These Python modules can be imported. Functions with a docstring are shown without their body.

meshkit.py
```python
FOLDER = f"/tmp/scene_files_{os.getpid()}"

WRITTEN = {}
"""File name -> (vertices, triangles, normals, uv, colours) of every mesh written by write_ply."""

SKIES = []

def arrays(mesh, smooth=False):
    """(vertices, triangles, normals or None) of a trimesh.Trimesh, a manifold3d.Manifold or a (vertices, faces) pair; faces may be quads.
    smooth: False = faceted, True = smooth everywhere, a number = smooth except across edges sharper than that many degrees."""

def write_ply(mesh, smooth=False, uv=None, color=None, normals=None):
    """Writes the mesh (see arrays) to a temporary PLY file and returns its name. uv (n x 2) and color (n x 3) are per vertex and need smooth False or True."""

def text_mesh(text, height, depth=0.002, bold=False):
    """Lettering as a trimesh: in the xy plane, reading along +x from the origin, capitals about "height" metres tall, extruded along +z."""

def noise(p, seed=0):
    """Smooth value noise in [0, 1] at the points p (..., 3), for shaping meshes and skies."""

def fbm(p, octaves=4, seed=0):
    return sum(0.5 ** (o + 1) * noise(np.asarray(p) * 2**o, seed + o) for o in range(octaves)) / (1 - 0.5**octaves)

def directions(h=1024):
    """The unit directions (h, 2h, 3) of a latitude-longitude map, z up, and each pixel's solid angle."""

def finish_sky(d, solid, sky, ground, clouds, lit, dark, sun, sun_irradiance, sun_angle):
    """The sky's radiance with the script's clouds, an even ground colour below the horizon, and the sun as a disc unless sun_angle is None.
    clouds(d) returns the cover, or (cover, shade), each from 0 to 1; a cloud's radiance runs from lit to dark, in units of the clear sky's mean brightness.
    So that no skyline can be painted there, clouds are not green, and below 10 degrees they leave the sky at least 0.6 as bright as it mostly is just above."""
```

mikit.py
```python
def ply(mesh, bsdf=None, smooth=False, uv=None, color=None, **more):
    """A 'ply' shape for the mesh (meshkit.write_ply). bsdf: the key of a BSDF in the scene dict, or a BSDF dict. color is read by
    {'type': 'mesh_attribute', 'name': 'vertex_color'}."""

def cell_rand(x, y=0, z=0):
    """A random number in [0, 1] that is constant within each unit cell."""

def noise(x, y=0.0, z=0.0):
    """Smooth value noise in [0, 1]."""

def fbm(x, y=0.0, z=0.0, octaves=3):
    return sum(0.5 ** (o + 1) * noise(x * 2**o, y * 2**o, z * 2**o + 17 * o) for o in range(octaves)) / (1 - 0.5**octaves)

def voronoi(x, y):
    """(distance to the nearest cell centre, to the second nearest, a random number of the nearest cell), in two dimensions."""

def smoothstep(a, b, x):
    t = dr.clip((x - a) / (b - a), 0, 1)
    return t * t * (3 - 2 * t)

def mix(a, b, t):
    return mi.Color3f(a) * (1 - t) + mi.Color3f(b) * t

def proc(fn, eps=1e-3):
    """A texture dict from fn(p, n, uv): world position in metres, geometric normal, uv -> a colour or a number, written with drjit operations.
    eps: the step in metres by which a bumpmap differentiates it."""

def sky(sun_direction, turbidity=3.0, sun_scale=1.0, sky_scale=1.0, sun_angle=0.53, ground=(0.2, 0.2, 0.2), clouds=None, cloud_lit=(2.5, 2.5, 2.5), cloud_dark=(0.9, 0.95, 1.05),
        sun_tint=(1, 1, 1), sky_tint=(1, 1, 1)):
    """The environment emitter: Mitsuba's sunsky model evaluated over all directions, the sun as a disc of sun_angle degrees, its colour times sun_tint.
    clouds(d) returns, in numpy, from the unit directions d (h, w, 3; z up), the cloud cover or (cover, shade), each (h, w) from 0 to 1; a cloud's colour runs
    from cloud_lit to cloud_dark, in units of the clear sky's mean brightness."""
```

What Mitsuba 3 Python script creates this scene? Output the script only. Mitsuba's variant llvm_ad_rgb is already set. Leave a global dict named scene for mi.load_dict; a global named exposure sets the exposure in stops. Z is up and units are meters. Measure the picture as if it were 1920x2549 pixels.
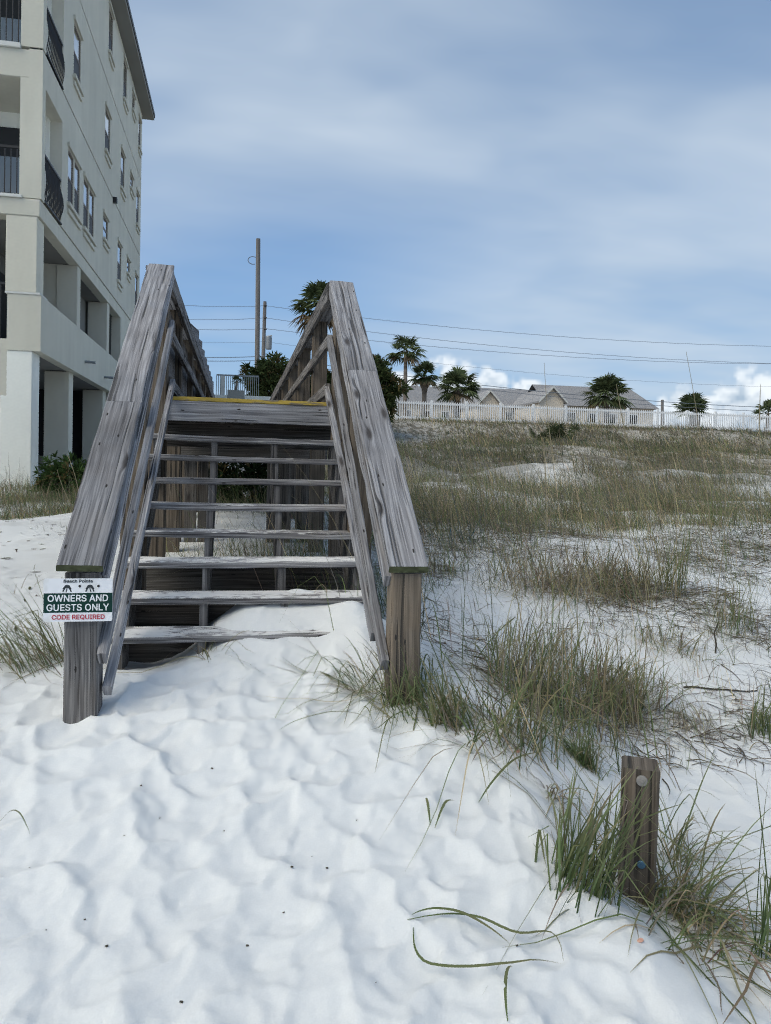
import math, random
import numpy as np
import trimesh
import drjit as dr
import mitsuba as mi
import mikit, meshkit
from mikit import noise, fbm, voronoi, cell_rand, smoothstep, mix
from shapely.geometry import Polygon, box as sbox, Point
from shapely.ops import unary_union
from scipy.spatial import cKDTree

T = mi.ScalarTransform4f
scene, labels = {'type': 'scene'}, {}
EZ = 1.6                                       # eye height
YAW = math.radians(11.0)
SP, CP = math.sin(YAW), math.cos(YAW)
F_PX = 1900.0                                  # focal length for a picture 1920 wide

# ------------------------------------------------------------------ camera, sky, exposure
PITCH, ROLL = math.radians(1.2), 0.022
HORIZON = 1165.0
fwd = np.array([SP * math.cos(PITCH), CP * math.cos(PITCH), -math.sin(PITCH)])
right0 = np.array([CP, -SP, 0.0])
up0 = np.cross(right0, fwd)
up_v = up0 * math.cos(ROLL) - right0 * math.sin(ROLL)
shift = (HORIZON + F_PX * math.tan(PITCH) - 1274.5) / 2549.0
scene['camera'] = {'type': 'perspective', 'fov': 2 * math.degrees(math.atan(960 / F_PX)), 'fov_axis': 'x', 'near_clip': 0.05, 'far_clip': 3000.0,
                   'principal_point_offset_y': -shift,
                   'to_world': T().look_at(origin=[0, 0, EZ], target=[float(v) for v in np.array([0, 0, EZ]) + fwd], up=[float(v) for v in up_v])}
exposure = 2.12
SUN = (-0.62, -0.42, 0.82)


def sky_clouds(d):
    az = np.arctan2(d[..., 0], d[..., 1])               # 0 = straight up the stairs, positive to the right
    el = np.degrees(np.arcsin(np.clip(d[..., 2], -1, 1)))
    # high thin veil: the sheet projected onto a plane overhead, streaked
    k = 1.0 / (np.maximum(d[..., 2], 0) + 0.13)
    px, py = d[..., 0] * k, d[..., 1] * k
    w = meshkit.fbm(np.stack([px * .7, py * .7, px * 0 + 4.0], -1), 4, seed=3)
    a = meshkit.fbm(np.stack([px * .55 + 1.3 * w, py * 1.15 + .8 * w, px * 0], -1), 5, seed=11)
    b = meshkit.fbm(np.stack([px * 1.6 + py * .5, py * 2.6, px * 0 + 2.], -1), 4, seed=21)
    v = .7 * a + .3 * b
    t = np.clip((v - .36) / .30 + .30 * np.exp(-((el - 22) / 6.5) ** 2) - .10 * np.clip((el - 27) / 6, 0, 1), 0, 1)
    st2 = meshkit.fbm(np.stack([px * 1.1 - py * .35 + .9 * w, py * 4.2 + 1.2 * w, px * 0 + 5.], -1), 6, seed=33)
    cover = .42 + .34 * t * t * (3 - 2 * t) + .36 * (st2 - .5)
    cover = np.clip(cover, .05, .92)
    cover = np.maximum(cover, .55 * np.clip(1 - el / 16, 0, 1))
    # an open reach of blue low in the middle of the sky
    gap = np.exp(-((el - 14 - .10 * np.degrees(az)) / 5.5) ** 2 - ((np.degrees(az) - 2) / 16) ** 2)
    cover = cover * (1 - .80 * gap)
    shade = .74 - .26 * t - .14 * (st2 - .5) + .10 * np.clip(1 - el / 14, 0, 1)
    # heaped white clouds low over the land
    azd = np.degrees(az)
    n = meshkit.fbm(np.stack([azd * .42, el * .50, azd * 0], -1), 5, seed=40)
    nf = meshkit.fbm(np.stack([azd * 1.7, el * 2.1, azd * 0 + 3], -1), 4, seed=41)
    n2 = meshkit.fbm(np.stack([azd * .09, azd * 0, azd * 0], -1), 3, seed=50)
    topo = 1.0 + 5.5 * np.clip((n2 - .50) * 3.0, 0, 1)
    for c, wd, hh in ((15.6, 3.6, 8.5), (18.8, 1.9, 8.3), (21.2, 2.8, 7.1), (12.4, 2.6, 8.2), (36.4, 4.6, 7.5), (32.4, 3.2, 6.8), (-60, 9, 7), (75, 12, 8), (120, 15, 7), (-120, 12, 6)):
        topo = np.maximum(topo, hh * np.exp(-((azd - c) / wd) ** 2 * .55))
    e = topo + (n - .5) * 3.6 + (nf - .5) * 1.5 - el
    heap = np.clip(e / .85, 0, 1)
    heap = heap * heap * (3 - 2 * heap) * np.clip((topo - 3.2) / 1.5, 0, 1) * (.80 + .20 * np.clip(e / 2, 0, 1))
    hs = np.clip(.12 + 1.3 * (.52 - nf) + .9 * (.5 - n) + .10 * (topo - el - 1), .02, .75)
    return cover * (1 - heap) + heap, shade * (1 - heap) + hs * heap


scene['sky'] = mikit.sky(SUN, turbidity=3.0, sun_scale=0.41, sky_scale=0.84, sun_angle=48, clouds=sky_clouds,
                         cloud_lit=(2.9, 3.1, 3.25), cloud_dark=(.72, 1.13, 1.61), sky_tint=(0.84, 0.97, 1.04), sun_tint=(.905, .995, 1.075))

# ------------------------------------------------------------------ helpers
counts = {}


def num(name):
    n = counts.get(name, 0)
    counts[name] = n + 1
    return name if n == 0 else f'{name}_{n:03d}'


def add(name, mesh, bsdf, parent=None, smooth=False, uv=None, color=None, **lab):
    key = num(name if parent is None else parent + '__' + name)
    scene[key] = mikit.ply(mesh, bsdf, smooth=smooth, uv=uv, color=color)
    if lab:
        tag(key, **lab)
    return key


def thing(name, label, cat, group=None):
    key = num(name)
    tag(key, label=label, category=cat, group=group)
    return key


def tag(key, label=None, category=None, group=None, kind=None):
    labels[key] = {k: v for k, v in dict(label=label, category=category, group=group, kind=kind).items() if v}


def at(px, py, D):
    """World point at depth D seen at pixel (px, py) of a 1666 x 2212 view of the place; used to take measurements over into metres."""
    sx, sy = px * 1920 / 1666 - 960, py * 2549 / 2212 - HORIZON
    X, Z = (sx + ROLL * sy) * D / F_PX, -(sy - ROLL * sx) * D / F_PX
    return np.array([X * CP + D * SP, -X * SP + D * CP, EZ + Z])


def bx(x0, x1, y0, y1, z0, z1):
    m = trimesh.creation.box((x1 - x0, y1 - y0, z1 - z0))
    m.apply_translation(((x0 + x1) / 2, (y0 + y1) / 2, (z0 + z1) / 2))
    return m


def cbx(x0, x1, y0, y1, z0, z1, c=.012):
    """box with chamfered edges"""
    import manifold3d as m3
    pts = []
    for x, sx in ((x0, 1), (x1, -1)):
        for y, sy in ((y0, 1), (y1, -1)):
            for z, sz in ((z0, 1), (z1, -1)):
                pts += [(x, y + sy * c, z + sz * c), (x + sx * c, y, z + sz * c), (x + sx * c, y + sy * c, z)]
    return m3.Manifold.hull_points(np.array(pts, float))


def prism_x(poly, x0, x1):
    """polygon in (y, z), extruded from x0 to x1"""
    geoms = getattr(poly, 'geoms', [poly])
    out = []
    for g in geoms:
        m = trimesh.creation.extrude_polygon(g, x1 - x0, engine='earcut')
        v = m.vertices
        m.vertices = np.stack([v[:, 2] + x0, v[:, 0], v[:, 1]], 1)
        out.append(m)
    return trimesh.util.concatenate(out)


def tube(pts, r, sides=6, cap=True):
    pts = np.asarray(pts, float)
    r = np.broadcast_to(np.asarray(r, float), (len(pts),))
    d = np.gradient(pts, axis=0)
    d /= np.linalg.norm(d, axis=1, keepdims=True) + 1e-12
    ref = np.array([0, 0, 1.0]) if abs(d[0, 2]) < .9 else np.array([1.0, 0, 0])
    s = np.cross(d, ref); s /= np.linalg.norm(s, axis=1, keepdims=True) + 1e-12
    t = np.cross(s, d)
    a = np.arange(sides) * 2 * np.pi / sides
    v = pts[:, None] + r[:, None, None] * (np.cos(a)[None, :, None] * s[:, None] + np.sin(a)[None, :, None] * t[:, None])
    n = len(pts)
    i = np.arange(n - 1)[:, None] * sides
    j = np.arange(sides)[None]
    k = (j + 1) % sides
    f = np.concatenate([np.stack([i + j, i + k, i + sides + k], -1).reshape(-1, 3), np.stack([i + j, i + sides + k, i + sides + j], -1).reshape(-1, 3)])
    v = v.reshape(-1, 3)
    if cap:
        v = np.vstack([v, pts[:1], pts[-1:]])
        c0, c1 = len(v) - 2, len(v) - 1
        j = np.arange(sides); k = (j + 1) % sides
        f = np.vstack([f, np.stack([k, j, j * 0 + c0], 1), np.stack([(n - 1) * sides + j, (n - 1) * sides + k, j * 0 + c1], 1)])
    return v, f


def lathe(profile, sides, centre):
    a = np.arange(sides) * 2 * np.pi / sides
    pr = np.asarray(profile, float)
    v = np.stack([pr[:, 0:1] * np.cos(a), pr[:, 0:1] * np.sin(a), np.repeat(pr[:, 1:2], sides, 1)], -1).reshape(-1, 3) + centre
    i = np.arange(len(pr) - 1)[:, None] * sides
    j = np.arange(sides)[None]; k = (j + 1) % sides
    f = np.concatenate([np.stack([i + j, i + k, i + sides + k], -1).reshape(-1, 3), np.stack([i + j, i + sides + k, i + sides + j], -1).reshape(-1, 3)])
    return v, f


board_id = [0]


def board(p0, p1, w, h, up=(0, 0, 1), wear=.0022, ch=.004, seg=None, bow=0., twist=0., cup=0., moss=False):
    """A sawn timber from p0 to p1: w across, h along 'up', worn edges, uv in metres along the grain. Returns (mesh, uv)."""
    board_id[0] += 1
    bid = board_id[0]
    p0, p1 = np.asarray(p0, float), np.asarray(p1, float)
    L = np.linalg.norm(p1 - p0)
    a = (p1 - p0) / L
    side = np.cross(a, up); side /= np.linalg.norm(side)
    upn = np.cross(side, a)
    n = seg or max(2, min(40, int(L / .09)))
    rg = np.random.default_rng(bid)
    w2, h2 = w / 2, h / 2
    c = min(ch, w2 * .4, h2 * .4)
    prof = [(-w2 + c, -h2), (w2 - c, -h2), (w2, -h2 + c), (w2, h2 - c), (w2 - c, h2)]
    for q in (.5, 0, -.5):                               # a few points over the top face so that it can cup
        prof.append(((w2 - c) * q, h2))
    prof += [(-w2 + c, h2), (-w2, h2 - c), (-w2, -h2 + c)]
    prof = np.array(prof)
    m = len(prof)
    per = np.concatenate([[0], np.cumsum(np.linalg.norm(np.diff(np.vstack([prof, prof[:1]]), axis=0), axis=1))])
    t = np.linspace(0, 1, n + 1)
    ring = np.vstack([prof, prof[:1]])                   # seam point twice
    V = np.zeros((n + 1, m + 1, 3)); UV = np.zeros((n + 1, m + 1, 2))
    off = bid * 40.0
    for i, tt in enumerate(t):
        q = ring.copy()
        nz = meshkit.noise(np.stack([np.full(m + 1, tt * L * 9), np.r_[np.arange(m), 0] * 3.7, np.full(m + 1, bid * 9.1)], 1), 5) - .5
        nz2 = meshkit.noise(np.stack([np.full(m + 1, tt * L * 3), np.r_[np.arange(m), 0] * 3.7, np.full(m + 1, bid * 7.1 + 40)], 1), 6) - .5
        q += (nz[:, None] * np.sign(ring)) * wear * 1.3 + (nz2[:, None] * np.sign(ring)) * wear
        q[:, 1] += cup * (1 - (ring[:, 0] / w2) ** 2) * -1 * (ring[:, 1] > 0)
        th = twist * (tt - .5)
        q = np.stack([q[:, 0] * math.cos(th) - q[:, 1] * math.sin(th), q[:, 0] * math.sin(th) + q[:, 1] * math.cos(th)], 1)
        b = bow * 4 * tt * (1 - tt)
        V[i] = p0 + a * L * tt + side * q[:, :1] + upn * (q[:, 1:] + b)
        UV[i, :, 0] = off + 2 + tt * L
        UV[i, :, 1] = per + (bid % 17) * .37
    f = []
    W = m + 1
    for i in range(n):
        for j in range(m):
            A, B, C, D = i * W + j, i * W + j + 1, (i + 1) * W + j + 1, (i + 1) * W + j
            f += [(A, D, C), (A, C, B)]
    V, UV = V.reshape(-1, 3), UV.reshape(-1, 2)
    base = len(V)
    ends, euv = [], []
    for e, i in ((0, 0), (1, n)):
        pts = V[i * W:i * W + m]
        cen = pts.mean(0)
        ends += [*pts, cen]
        for p in [*pts, cen]:
            r = p - (p0 if e == 0 else p1)
            euv.append((off + (30 if moss else 18) + (r @ upn), (r @ side) + .31 * bid % 5))
        o = base + e * (m + 1)
        for j in range(m):
            k = (j + 1) % m
            f.append((o + j, o + k, o + m) if e == 0 else (o + k, o + j, o + m))
    V = np.vstack([V, ends]); UV = np.vstack([UV, euv])
    return (V, np.array(f)), UV


def put_board(name, parent, bsdf, *a, lab=None, **k):
    m, uv = board(*a, **k)
    return add(name, m, bsdf, parent, uv=uv, **({'label': lab} if lab else {}))


# ------------------------------------------------------------------ materials
def rgb(*c):
    return {'type': 'rgb', 'value': list(c)}


def principled(c, rough=.6, **k):
    return {'type': 'twosided', 'bsdf': {'type': 'principled', 'base_color': c if isinstance(c, dict) else rgb(*c), 'roughness': rough, **k}}


def wood_parts(uv):
    u, v = uv.x, uv.y
    bid = dr.floor(u / 40)
    # knots: one now and then along the board; the grain bends round them
    kx, ky = u * 1.55, v * 5.5
    d1, d2, kr = voronoi(kx, ky)
    is_k = dr.select(kr > .60, 1.0, 0.0)
    knot = dr.maximum(0.0, 1 - d1 / .22) * is_k
    wv = v + .030 * (noise(u * .8, v * 5, bid) - .5) + .030 * knot * knot + .010 * (noise(u * 3.5, v * 16, bid) - .5)
    ring = fbm(u * .5, wv * 60, bid * 3.1, 2)                 # broad early / late wood
    fine = noise(u * 8.0, wv * 300, bid)
    fine2 = noise(u * 2.6, wv * 150, bid + 7)
    crack = smoothstep(.72, .78, noise(u * 1.9 + 11, wv * 110, bid + 3)) * smoothstep(.40, .58, noise(u * 2.3, v * 14, bid + 5))
    grain = .24 * ring + .42 * fine2 + .34 * fine
    return u, v, bid, knot, grain, crack


def wood_fn(dark, mid, light, brown, amt_brown, stain=.5):
    def fn(p, n, uv):
        u, v, bid, knot, grain, crack = wood_parts(uv)
        tone = .78 + .42 * cell_rand(bid, 3, 1)
        c = mix(dark, mid, smoothstep(.24, .48, grain))
        c = mix(c, light, smoothstep(.48, .72, grain))
        blotch = fbm(p.x * 5 + bid, p.y * 5, p.z * 5, 3)
        c = mix(c, mi.Color3f(brown) * (.6 + .8 * grain), amt_brown * smoothstep(.40, .66, blotch) + amt_brown * .35)
        c = c * (1 - stain * .55 * smoothstep(.50, .72, fbm(p.x * 2.3, p.y * 2.3, p.z * 2.3 + bid, 3)))
        c = mix(c, mi.Color3f(.035, .030, .028), smoothstep(.35, .85, knot) * .85)
        c = mix(c, mi.Color3f(.02, .02, .02), crack * .70)
        nx_, nd2, nr_ = voronoi(u * 3.4 + 2, v * 11)
        c = mix(c, mi.Color3f(.03, .028, .027), smoothstep(.060, .035, nx_) * dr.select(nr_ > .62, 1.0, 0.0))
        ends = smoothstep(25.0, 26.0, u - bid * 40)             # sawn ends: mossy green
        c = mix(c, mi.Color3f(.075, .085, .045) * (.55 + .9 * noise(p.x * 60, p.y * 60, p.z * 60)), ends)
        return c * tone
    return fn


def wood_bump(p, n, uv):
    u, v, bid, knot, grain, crack = wood_parts(uv)
    return grain - 1.2 * crack - .4 * knot


def wood(key, *a, rough=.85, **k):
    scene[key] = {'type': 'twosided', 'bsdf': {'type': 'bumpmap', 'tex': mikit.proc(wood_bump, 2.5e-3), 'scale': .0035,
                  'bsdf': {'type': 'principled', 'base_color': mikit.proc(wood_fn(*a, **k)), 'roughness': rough, 'specular': .25}}}


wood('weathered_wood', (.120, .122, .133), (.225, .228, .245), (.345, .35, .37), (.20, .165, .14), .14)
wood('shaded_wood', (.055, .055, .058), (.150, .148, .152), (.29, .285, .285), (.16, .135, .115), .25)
wood('under_wood', (.036, .034, .032), (.088, .085, .080), (.155, .15, .145), (.12, .09, .07), .3)  # darker timber tones: shade under deck and stairs is put into the colour
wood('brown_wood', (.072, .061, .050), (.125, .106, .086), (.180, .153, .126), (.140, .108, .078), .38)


def tread_fn(p, n, uv):
    base = wood_fn((.07, .07, .076), (.19, .19, .20), (.38, .38, .39), (.16, .13, .11), .15)(p, n, uv)
    # blown sand caught in the grain of the upper faces of the lowest steps
    f = fbm(p.x * 5, p.y * 9, p.z * 3, 4) + .30 * noise(p.x * 40, p.y * 90, 1)
    low = 1 - smoothstep(EZ - .70, EZ + .0, p.z)
    s = smoothstep(.86, 1.08, f + .40 * low) * smoothstep(.3, .8, n.z)
    return mix(base, mi.Color3f(.62, .62, .61), s * .9)


scene['tread_wood'] = {'type': 'twosided', 'bsdf': {'type': 'bumpmap', 'tex': mikit.proc(wood_bump, 2.5e-3), 'scale': .003,
                       'bsdf': {'type': 'principled', 'base_color': mikit.proc(tread_fn), 'roughness': .85, 'specular': .25}}}


def yellow_fn(p, n, uv):
    w = fbm(p.x * 9, p.y * 30, p.z * 30, 4)
    return mix(mi.Color3f(.42, .30, .055), mi.Color3f(.16, .14, .11), smoothstep(.50, .66, w))


scene['yellow_paint'] = principled(mikit.proc(yellow_fn), .8)


def sand_fn(p, n, uv):
    g = noise(p.x * 260, p.y * 260, p.z * 260)
    b = fbm(p.x * .9, p.y * .9, 3, 4)
    c = mix(mi.Color3f(.690, .712, .720), mi.Color3f(.735, .757, .765), b)
    c = c * (.955 + .07 * g)
    far = smoothstep(10.0, 30.0, p.y)
    litter = smoothstep(.42, .58, fbm(p.x * .55, p.y * .4, 9, 4) * .55 + .45 * fbm(p.x * 5.5, p.y * 3.6, 2, 3))
    c = mix(c, mi.Color3f(.36, .33, .275), far * .80)
    c = mix(c, mi.Color3f(.15, .135, .105), litter * (.16 * smoothstep(5.0, 9.0, p.y) + .70 * far))
    return c


def sand_bump(p, n, uv):
    return .6 * fbm(p.x * 45, p.y * 45, p.z * 45, 3) + .4 * noise(p.x * 220, p.y * 220, p.z * 220)


scene['sand_mat'] = {'type': 'twosided', 'bsdf': {'type': 'bumpmap', 'tex': mikit.proc(sand_bump, 2e-3), 'scale': .0028,
                     'bsdf': {'type': 'diffuse', 'reflectance': mikit.proc(sand_fn)}}}
scene['blade_mat'] = {'type': 'principledthin', 'base_color': {'type': 'mesh_attribute', 'name': 'vertex_color'}, 'roughness': .75, 'diff_trans': .7, 'spec_trans': 0.0, 'eta': 1.2}


def stucco_fn(r, g, b):
    def fn(p, n, uv):
        a = fbm(p.x * .7, p.y * .7, p.z * .5, 4)
        s = fbm(p.x * 3.2, p.y * 3.2, p.z * .35, 3)               # faint runs down the wall
        f = noise(p.x * 30, p.y * 30, p.z * 30)
        return mi.Color3f(r, g, b) * (.80 + .18 * a + .20 * s + .05 * f)
    return fn


def stucco_bump(p, n, uv):
    return fbm(p.x * 22, p.y * 22, p.z * 22, 3)


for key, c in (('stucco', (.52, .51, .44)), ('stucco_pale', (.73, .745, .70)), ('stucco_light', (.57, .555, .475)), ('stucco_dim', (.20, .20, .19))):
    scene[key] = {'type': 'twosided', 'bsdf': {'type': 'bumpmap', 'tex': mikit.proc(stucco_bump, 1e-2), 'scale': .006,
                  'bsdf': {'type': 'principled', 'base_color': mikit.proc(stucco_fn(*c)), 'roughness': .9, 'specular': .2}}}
scene['trim'] = principled((.56, .57, .55), .8)
scene['soffit'] = principled((.24, .24, .225), .8)
scene['dark_metal'] = principled((.018, .018, .02), .45, metallic=.2)
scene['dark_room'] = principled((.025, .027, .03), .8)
scene['screen'] = principled((.03, .03, .032), .55)
scene['window_frame'] = principled((.11, .085, .07), .5)
scene['pane_glass'] = {'type': 'thindielectric', 'int_ior': 2.1}
scene['blind'] = principled((.22, .26, .30), .5)


def shingle_fn(p, n, uv):
    r = cell_rand(dr.floor(p.x * 3 + p.y * 1.3), dr.floor(p.z * 9), dr.floor(p.y * 2))
    a = fbm(p.x * .8, p.y * .8, p.z * .8, 3)
    return mi.Color3f(.23, .23, .237) * (.88 + .12 * r + .20 * a)


scene['shingle'] = principled(mikit.proc(shingle_fn), .9)
scene['cream_wall'] = principled((.62, .55, .46), .85)
scene['white_paint'] = principled((.78, .79, .80), .5)
scene['bolt_zinc'] = principled((.26, .25, .24), .7, metallic=.3)
scene['bolt_blue'] = principled((.10, .20, .30), .35, metallic=.7)
scene['pole_wood'] = principled(mikit.proc(lambda p, n, uv: mi.Color3f(.185, .175, .17) * (.6 + .8 * fbm(p.x * 14, p.y * 14, p.z * .7, 3))), .9)
scene['wire'] = principled((.15, .175, .21), .6)
scene['grey_metal'] = principled((.25, .27, .29), .5, metallic=.4)


def trunk_fn(p, n, uv):
    r = noise(p.x * 2, p.y * 2, p.z * 7)
    return mi.Color3f(.17, .145, .125) * (.5 + .9 * r)


scene['palm_trunk'] = principled(mikit.proc(trunk_fn), .95)
scene['sign_white'] = principled(mikit.proc(lambda p, n, uv: mix(mi.Color3f(.74, .76, .80), mi.Color3f(.56, .57, .56), smoothstep(.50, .74, fbm(p.x * 26, 3, p.z * 14, 4)) * .55)), .4)
scene['sign_green'] = principled((.004, .034, .028), .6, specular=.2)
scene['sign_red'] = principled((.42, .03, .05), .4)
scene['sign_black'] = principled((.012, .02, .025), .4)
scene['debris'] = principled((.05, .045, .035), .9)
scene['litter_pink'] = principled((.62, .36, .27), .7)
scene['terracotta'] = principled((.25, .26, .25), .7)
scene['cloth'] = principled((.40, .38, .34), .9)

# ------------------------------------------------------------------ ground: one sheet of white sand
PY = np.array([-6, 0, 1.2, 1.7, 2.2, 2.8, 3.35, 3.9, 4.6, 6, 8.5, 12, 16, 20, 26, 33, 41, 44, 47, 50, 56, 70, 90, 600.])
PZ = np.array([-1.75, -1.66, -1.60, -1.54, -1.43, -1.24, -1.06, -.95, -.93, -.88, -.80, -.66, -.50, -.15, .25, .72, 1.35, 2.0, 2.95, 3.25, 3.35, 3.4, 3.4, 3.4])
QZ = np.array([-1.75, -1.66, -1.63, -1.61, -1.585, -1.55, -1.49, -1.37, -1.20, -.98, -.74, -.52, -.30, -.02, .35, .80, 1.40, 2.05, 2.98, 3.25, 3.35, 3.4, 3.4, 3.4])
from scipy.interpolate import PchipInterpolator
P_path, P_hollow = PchipInterpolator(PY, PZ), PchipInterpolator(PY, QZ)
rf = np.random.default_rng(5)
# treads of feet: bowls whose rims meet in soft cusps
fx, fy = np.meshgrid(np.arange(-5, 5, .135), np.arange(.6, 6.2, .118))
foot = np.stack([fx.ravel(), fy.ravel()], 1) + rf.normal(0, .045, (fx.size, 2))
foot_d = rf.uniform(.0, 1.0, len(foot))
foot_tree = cKDTree(foot)
fx, fy = np.meshgrid(np.arange(-5, 5, .46), np.arange(.6, 6.2, .40))
foot2 = np.stack([fx.ravel(), fy.ravel()], 1) + rf.normal(0, .13, (fx.size, 2))
foot2_tree = cKDTree(foot2)
fx, fy = np.meshgrid(np.arange(-5, 5, .085), np.arange(.6, 6.2, .078))
foot3 = np.stack([fx.ravel(), fy.ravel()], 1) + rf.normal(0, .03, (fx.size, 2))
foot3_d = rf.uniform(0, 1, len(foot3)) ** 2
foot3_tree = cKDTree(foot3)


def sst(a, b, x):
    t = np.clip((x - a) / (b - a), 0, 1)
    return t * t * (3 - 2 * t)


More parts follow.
